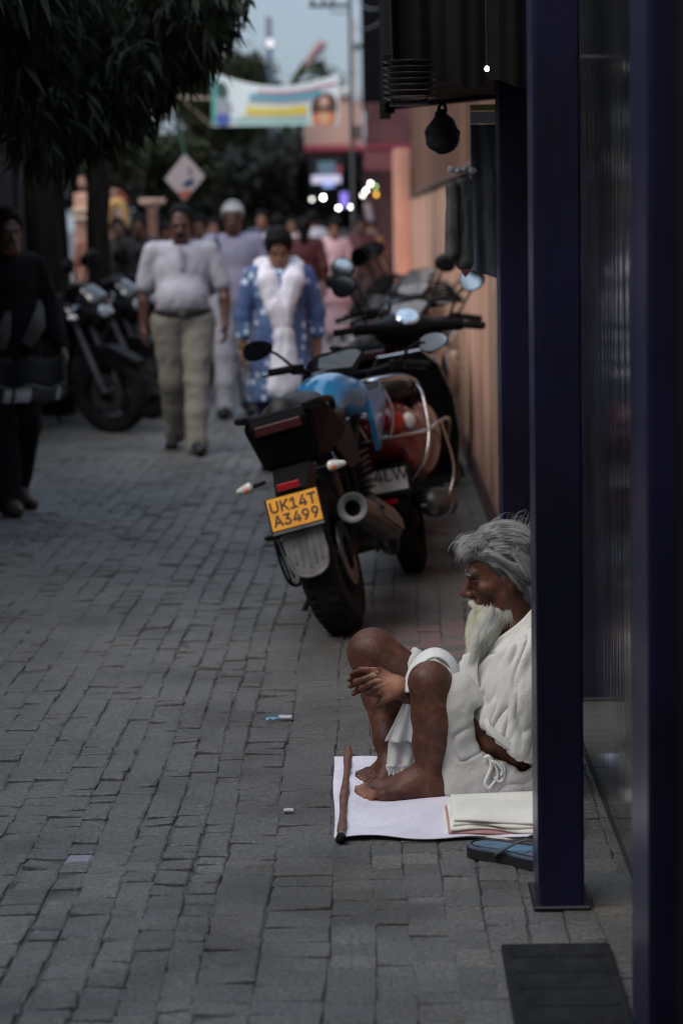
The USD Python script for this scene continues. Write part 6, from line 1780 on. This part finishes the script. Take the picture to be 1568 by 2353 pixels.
for k in range(420):      # the swept up quiff
    rl = np.random.default_rng(5000 + k % 110)
    b_ = h(.064 + rl.normal(0, .014) + rh.normal(0, .005), rl.uniform(-.05, .055) + rh.normal(0, .006), .098 + rl.normal(0, .010) + rh.normal(0, .003))
    d_ = Fv * rl.uniform(.012, .044) - U_ * rl.uniform(.004, .030) + L_ * rl.normal(0, .008)
    cv_ = rl.uniform(.006, .018)
    hl1.append(np.array([b_ + d_ * t_ + U_ * cv_ * .7 * math.sin(PI * t_) - U_ * .004 * t_ * t_ for t_ in np.linspace(0, 1, 8)]))
for k in range(420):      # nape locks and loose flyaway wisps
    rl = np.random.default_rng(6000 + k % 40)
    b_ = h(-.078 + rl.normal(0, .02) + rh.normal(0, .003), rl.uniform(-.02, .078) + rh.normal(0, .003), -.04 + rl.normal(0, .03))
    d_ = -Fv * rl.uniform(.0, .035) - U_ * rl.uniform(.04, .10)
    w_ = rl.uniform(.004, .014)
    (hl1 if k % 3 else hl2).append(np.array([b_ + d_ * t_ + L_ * .012 * t_ - Fv * w_ * math.sin(5 * t_ + k % 40) for t_ in np.linspace(0, 1, 9)]))
for k in range(70):
    th = rh.uniform(.5, 2.9); l0 = rh.uniform(-.07, .08)
    b_ = h(math.cos(th) * .112 - .014, l0, math.sin(th) * .104 * math.sqrt(1 - (l0 / .1) ** 2) + .046)
    d_ = (-Fv * math.sin(th) * .03 + U_ * (math.cos(th) * -.02 + .010)) * rh.uniform(.5, 1.5)
    hl1.append(np.array([b_ + d_ * t_ + U_ * .010 * math.sin(PI * t_ + k) for t_ in np.linspace(0, 1, 6)]))
curves(hb, 'strands', hl1, .0008, hs1)
curves(hb, 'dark_strands', hl2, .0009, hs2)
bd1 = mat('beard_white', (.66, .65, .58), .6, var=.25, vscale=20, bump=.4, bscale=110)
bs1 = mat('beard_strand', (.74, .73, .66), .55)
bs2 = mat('beard_strand_yellow', (.62, .58, .38), .55)
bt = Q(1081, 1520, YN + .035)
B = Field([ell(h(.058, 0, -.104), (.026, .032, .022), Rh, .03), cone(h(.054, 0, -.112), h(.054, .020, -.165), .028, .010, .03), cone(h(.030, .044, -.090), h(.052, .02, -.155), .012, .014, .03), cone(h(.030, -.044, -.090), h(.052, -.02, -.155), .012, .014, .03),
           cone(h(.094, 0, -.066), h(.076, .034, -.084), .007, .006, .012), cone(h(.094, 0, -.066), h(.076, -.034, -.084), .007, .006, .012)], .0036)
bm = part(om, 'beard', wrinkle(B.mesh(), .006, np.diag([60, 60, 10.0]), 6), bd1, True)
b1, b2, b3 = [], [], []
for k in range(6200):
    rl = np.random.default_rng(8000 + k % 420)
    an = rl.uniform(-PI, PI) + rh.normal(0, .25); rr = min(abs(math.sqrt(rl.random()) + rh.normal(0, .10)), 1.1)
    root_ = h(.047 + .036 * rr * math.cos(an), .050 * rr * math.sin(an), -.094 + rl.normal(0, .012) - .02 * max(-math.cos(an), 0) * 0)
    ext = float(np.clip(rl.random() ** .8 + rh.normal(0, .08), 0, 1.05))
    end_ = bt + np.array([.018 * (1 - ext) - .012 * math.cos(an) * (1 - ext) + rh.normal(.004, .008), .034 * math.sin(an) * (1 - ext) + rh.normal(0, .006), .075 * max(1 - ext, 0) ** 1.4 - .014 * ext + rh.normal(0, .006)])
    out_ = Fv * (.016 * math.cos(an)) + L_ * (.022 * math.sin(an))
    wv, wp = rl.uniform(.001, .005), rl.uniform(0, 6)
    ln = np.array([root_ * (1 - t_) + end_ * t_ + out_ * math.sin(PI * min(t_ * 1.15, 1)) * (.7 + .5 * rr) + np.array([wv * math.sin(9 * t_ + wp), wv * math.cos(8 * t_ + wp), 0]) for t_ in np.linspace(0, 1, 11)])
    yel = abs(math.sin(an) - .35) < .40
    (b2 if yel and rl.random() < .7 else b3 if math.cos(an) < -.1 and rl.random() < .55 else b1).append(ln)
for k in range(420):      # thin cheek whiskers running into the beard
    sx = 1 if rh.random() < .7 else -1
    f_, u_ = rh.uniform(-.005, .062), -.108 + abs(rh.normal(0, .016))
    r0 = h(f_, sx * (.057 - .22 * max(f_ - .02, 0)), u_); rx_ = (rh.uniform(.02, .055), rh.normal(.014, .010))
    (b3 if rh.random() < .6 else b1).append(np.array([r0 + (-U_ * rx_[0] + Fv * rx_[1]) * t_ + L_ * sx * .003 * math.sin(PI * t_) for t_ in np.linspace(0, 1, 5)]))
for k in range(520):
    sx = 1 if rh.random() < .6 else -1
    r0 = h(.099 + rh.normal(0, .002), sx * rh.uniform(.0, .018), -.060 + rh.normal(0, .003))
    e_ = h(.074 + rh.normal(0, .005), sx * (.040 + rh.normal(0, .005)), -.096 + rh.normal(0, .007))
    (b1 if rh.random() < .45 else b2).append(np.array([r0 * (1 - t_) + e_ * t_ + (Fv * .007 + U_ * .003) * math.sin(PI * t_) for t_ in np.linspace(0, 1, 6)]))
curves(bm, 'strands', b1, .0008, bs1)
curves(bm, 'yellowed_strands', b2, .0008, bs2)
curves(bm, 'grey_strands', b3, .0008, hs1)
for sx in (-1, 1):
    eb = [np.array([h(.094 - .25 * abs(l_ - .012) , sx * l_, .018 + rh.normal(0, .003)), h(.100 - .25 * abs(l_ - .012), sx * (l_ + .006), .022 + rh.normal(0, .002)), h(.102 - .3 * abs(l_ - .012), sx * (l_ + .014), .018)]) for l_ in rh.uniform(.010, .046, 90)]
    curves(body, 'eyebrow', eb, .0009, hs2)

# ---- white shirt
shirtm = mat('shirt_white', (.66, .65, .62), .9, vscale=5, bump=.3, bscale=260, col2=(.57, .555, .52), spec=.2)
Fs = Field(inflate(torso[1:], .020) + chain([nS, Q(1195, 1600, YN - .01), Q(1170, 1706, YN - .02)], [.060, .072, .082], .05) + chain([fS, Q(1120, 1640, YFa + .02)], [.068, .075], .05) +
           [cone(Q(1120, 1500, YH - .05), Q(1105, 1620, YH - .06), .05, .05, .06), cone(Q(1105, 1520, YH + .06), Q(1095, 1600, YH + .06), .05, .045, .06)], .0038)
sA, sB = Q(1112, 1658, YN), Q(1212, 1740, YN)
nrm = np.array([-(sB - sA)[2], 0, (sB - sA)[0]]); nrm = nrm / np.linalg.norm(nrm) * -1
Fs.cut(sA, nrm)
Fs.cut(Q(1150, 1470, YH), (Fv * .55 + np.array([-.15, 0, 1.0])))
# the sleeve is hollow
Fs.sub(cone(Q(1180, 1650, YN - .02), Q(1160, 1735, YN - .02), .060, .076, .01))
sv, sf = Fs.mesh()
sfreq = np.array([[20., 0, -8.], [0, 11, 0], [-1.0, 0, -2.8]])
sv, sf = wrinkle((sv, sf), .013, sfreq, 11, crease=.75)
sv, sf = wrinkle((sv, sf), .0045, sfreq * 2.1, 12)
sh_ = part(om, 'shirt', (sv, sf), shirtm, True)
# open front edge, collar and cuff
ft = part(sh_, 'front_band', sheet(smooth_strip([Q(1064, 1505, YN + .05), Q(1056, 1545, YN + .04), Q(1074, 1600, YN + .028), Q(1098, 1655, YN + .024)], [Q(1102, 1490, YN + .03), Q(1096, 1545, YN + .015), Q(1106, 1600, YN + .012), Q(1114, 1652, YN + .014)], 7, 0), .006), shirtm, True)
part(sh_, 'collar', sheet(smooth_strip([Q(1228, 1392, YN + .07), Q(1190, 1432, YN + .055), Q(1140, 1468, YN + .065), Q(1098, 1492, YN + .07)], [Q(1240, 1420, YN + .045), Q(1205, 1462, YN + .03), Q(1150, 1500, YN + .045), Q(1104, 1512, YN + .06)], 6, 0), .007), shirtm, True)
part(sh_, 'cuff', sheet(smooth_strip([Q(1120, 1648, YN - .075), Q(1128, 1668, YN - .10), Q(1165, 1700, YN - .112), Q(1205, 1730, YN - .10)], [Q(1110, 1662, YN - .07), Q(1124, 1686, YN - .10), Q(1160, 1716, YN - .110), Q(1204, 1745, YN - .10)], 5, 0), .006), shirtm, True)

# ---- dhoti: wrap over the thighs, band over the near knee, loose end between the shins
dh = mat('dhoti_white', (.56, .55, .52), .9, vscale=5, bump=.3, bscale=260, col2=(.46, .45, .42), spec=.2)
Fz = Field([cone(Q(1050, 1598, YN + .03), Q(1175, 1752, YN + .05), .056, .100, .05), cone(Q(1056, 1630, YN + .02), Q(1064, 1795, YN + .05), .044, .066, .06), cone(Q(1062, 1795, YN + .05), Q(1170, 1790, YN + .06), .062, .080, .06), ell(Q(1195, 1765, YH), (.145, .180, .125), None, .06),
            cone(Q(1060, 1815, YN + .06), Q(1195, 1805, YN + .08), .040, .050, .05)], .0038)
for q_ in near_fore[:1]:
    for yy in (-.10, -.05, .0, .05, .09):
        Fz.sub(cone(Q(1200, 1735, YN + yy), Q(1132, 1705, YN + yy), .050, .046, .015)); Fz.sub(cone(Q(1132, 1705, YN + yy), Q(1100, 1640, YN + yy), .044, .030, .015))
Fz.cut((0, 0, .012), (0, 0, -1))
zv, zf = Fz.mesh()
zf_ = np.array([[9., 0, -8.], [0, 9, 0], [4, 0, 5.]])
zv, zf = wrinkle((zv, zf), .010, zf_, 15, crease=.8)
zv, zf = wrinkle((zv, zf), .0035, zf_ * 2.4, 16)
dz_ = part(om, 'dhoti', (zv, zf), dh, True)
Fq = Field([cone(Q(925, 1535, YFa), Q(1140, 1700, YH + .09), .070, .100, .05)], .005)
nq = Q(870, 1500, YFa) - Q(960, 1570, YFa)
Fq.cut(Q(922, 1532, YFa), nq)
part(dz_, 'far_wrap', wrinkle(Fq.mesh(), .006, zf_ * 1.5, 18), dh, True)
arc = [(941, 1590), (945, 1566), (956, 1540), (972, 1518), (992, 1506), (1014, 1508), (1034, 1524), (1045, 1550), (1047, 1585), (1041, 1625), (1030, 1660)]
bandm = mat('dhoti_bright', (.68, .68, .66), .85, bump=.2, bscale=200)
pth_ = smoothpath([Q(x_, y_, YN + .02) for x_, y_ in arc], 5)
cen = Q(990, 1570, YN)
gr = []
for p_ in pth_:
    o2 = p_ - cen; o2[1] = 0; o2 /= np.linalg.norm(o2)
    gr.append([p_ + o2 * (-.004 + .030 * s_ ** .6 * (1 - .4 * s_)) + np.array([0, -.004 + .14 * s_, -.02 * s_]) for s_ in np.linspace(0, 1, 8)])
part(dz_, 'knee_band', sheet(np.array(gr), .007), bandm, True)
part(dz_, 'knee_hem', tube([g_[0] for g_ in gr], .0032, 8), bandm, True)
le, re_ = [(943, 1570), (928, 1610), (905, 1662), (884, 1704)], [(952, 1572), (950, 1620), (950, 1665), (950, 1706)]
YP = YN + .105
def wavy(gr_, amp, fr_q, sd_):
    for i in range(gr_.shape[0]):
        for j in range(gr_.shape[1]):
            gr_[i, j] += np.array([0, amp * math.sin(j * fr_q + sd_) * (i / gr_.shape[0]), 0])
    return gr_
part(dz_, 'loose_end', sheet(wavy(smooth_strip([Q(x_, y_, YP) for x_, y_ in le], [Q(x_, y_, YP - .01) for x_, y_ in re_], 12, 0), .012, .9, .4), .005), bandm, True)
part(dz_, 'loose_end_under', sheet(wavy(smooth_strip([Q(893, 1690, YP + .02), Q(890, 1730, YP + .02), Q(888, 1762, YP + .02)], [Q(951, 1690, YP + .015), Q(950, 1730, YP + .015), Q(946, 1760, YP + .015)], 12, 0), .010, 1.1, 1.2), .005), bandm, True)
for k in range(22):
    x_ = 889 + k * 2.6
    p0 = Q(x_, 1758, YP + .02 - .0002 * k)
    ln_ = .016 + .018 * abs(math.sin(k * 2.3)) + (.012 if k in (9, 13, 14) else 0)
    part(dz_, 'fringe', tube([p0, p0 + (.002 * math.sin(k * 1.7), .002, -ln_ * .5), p0 + (.004 * math.sin(k * 2.9), 0, -ln_)], [.0045, .004, .0012], 6), bandm)
kn = [[(1112, 1742), (1122, 1738), (1128, 1760), (1120, 1782), (1114, 1800), (1122, 1812)], [(1128, 1745), (1140, 1765), (1142, 1785), (1132, 1800), (1122, 1812)], [(1150, 1752), (1158, 1765), (1156, 1788), (1146, 1796), (1136, 1786)], [(1130, 1748), (1144, 1756), (1154, 1770), (1150, 1782)]]
for k, pts_ in enumerate(kn):
    part(dz_, 'knot_end', tube(smoothpath([Q(x_, y_, YN - .055 - .004 * k) for x_, y_ in pts_], 5), .0055 if k else .008, 8, flat=.7), bandm, True)
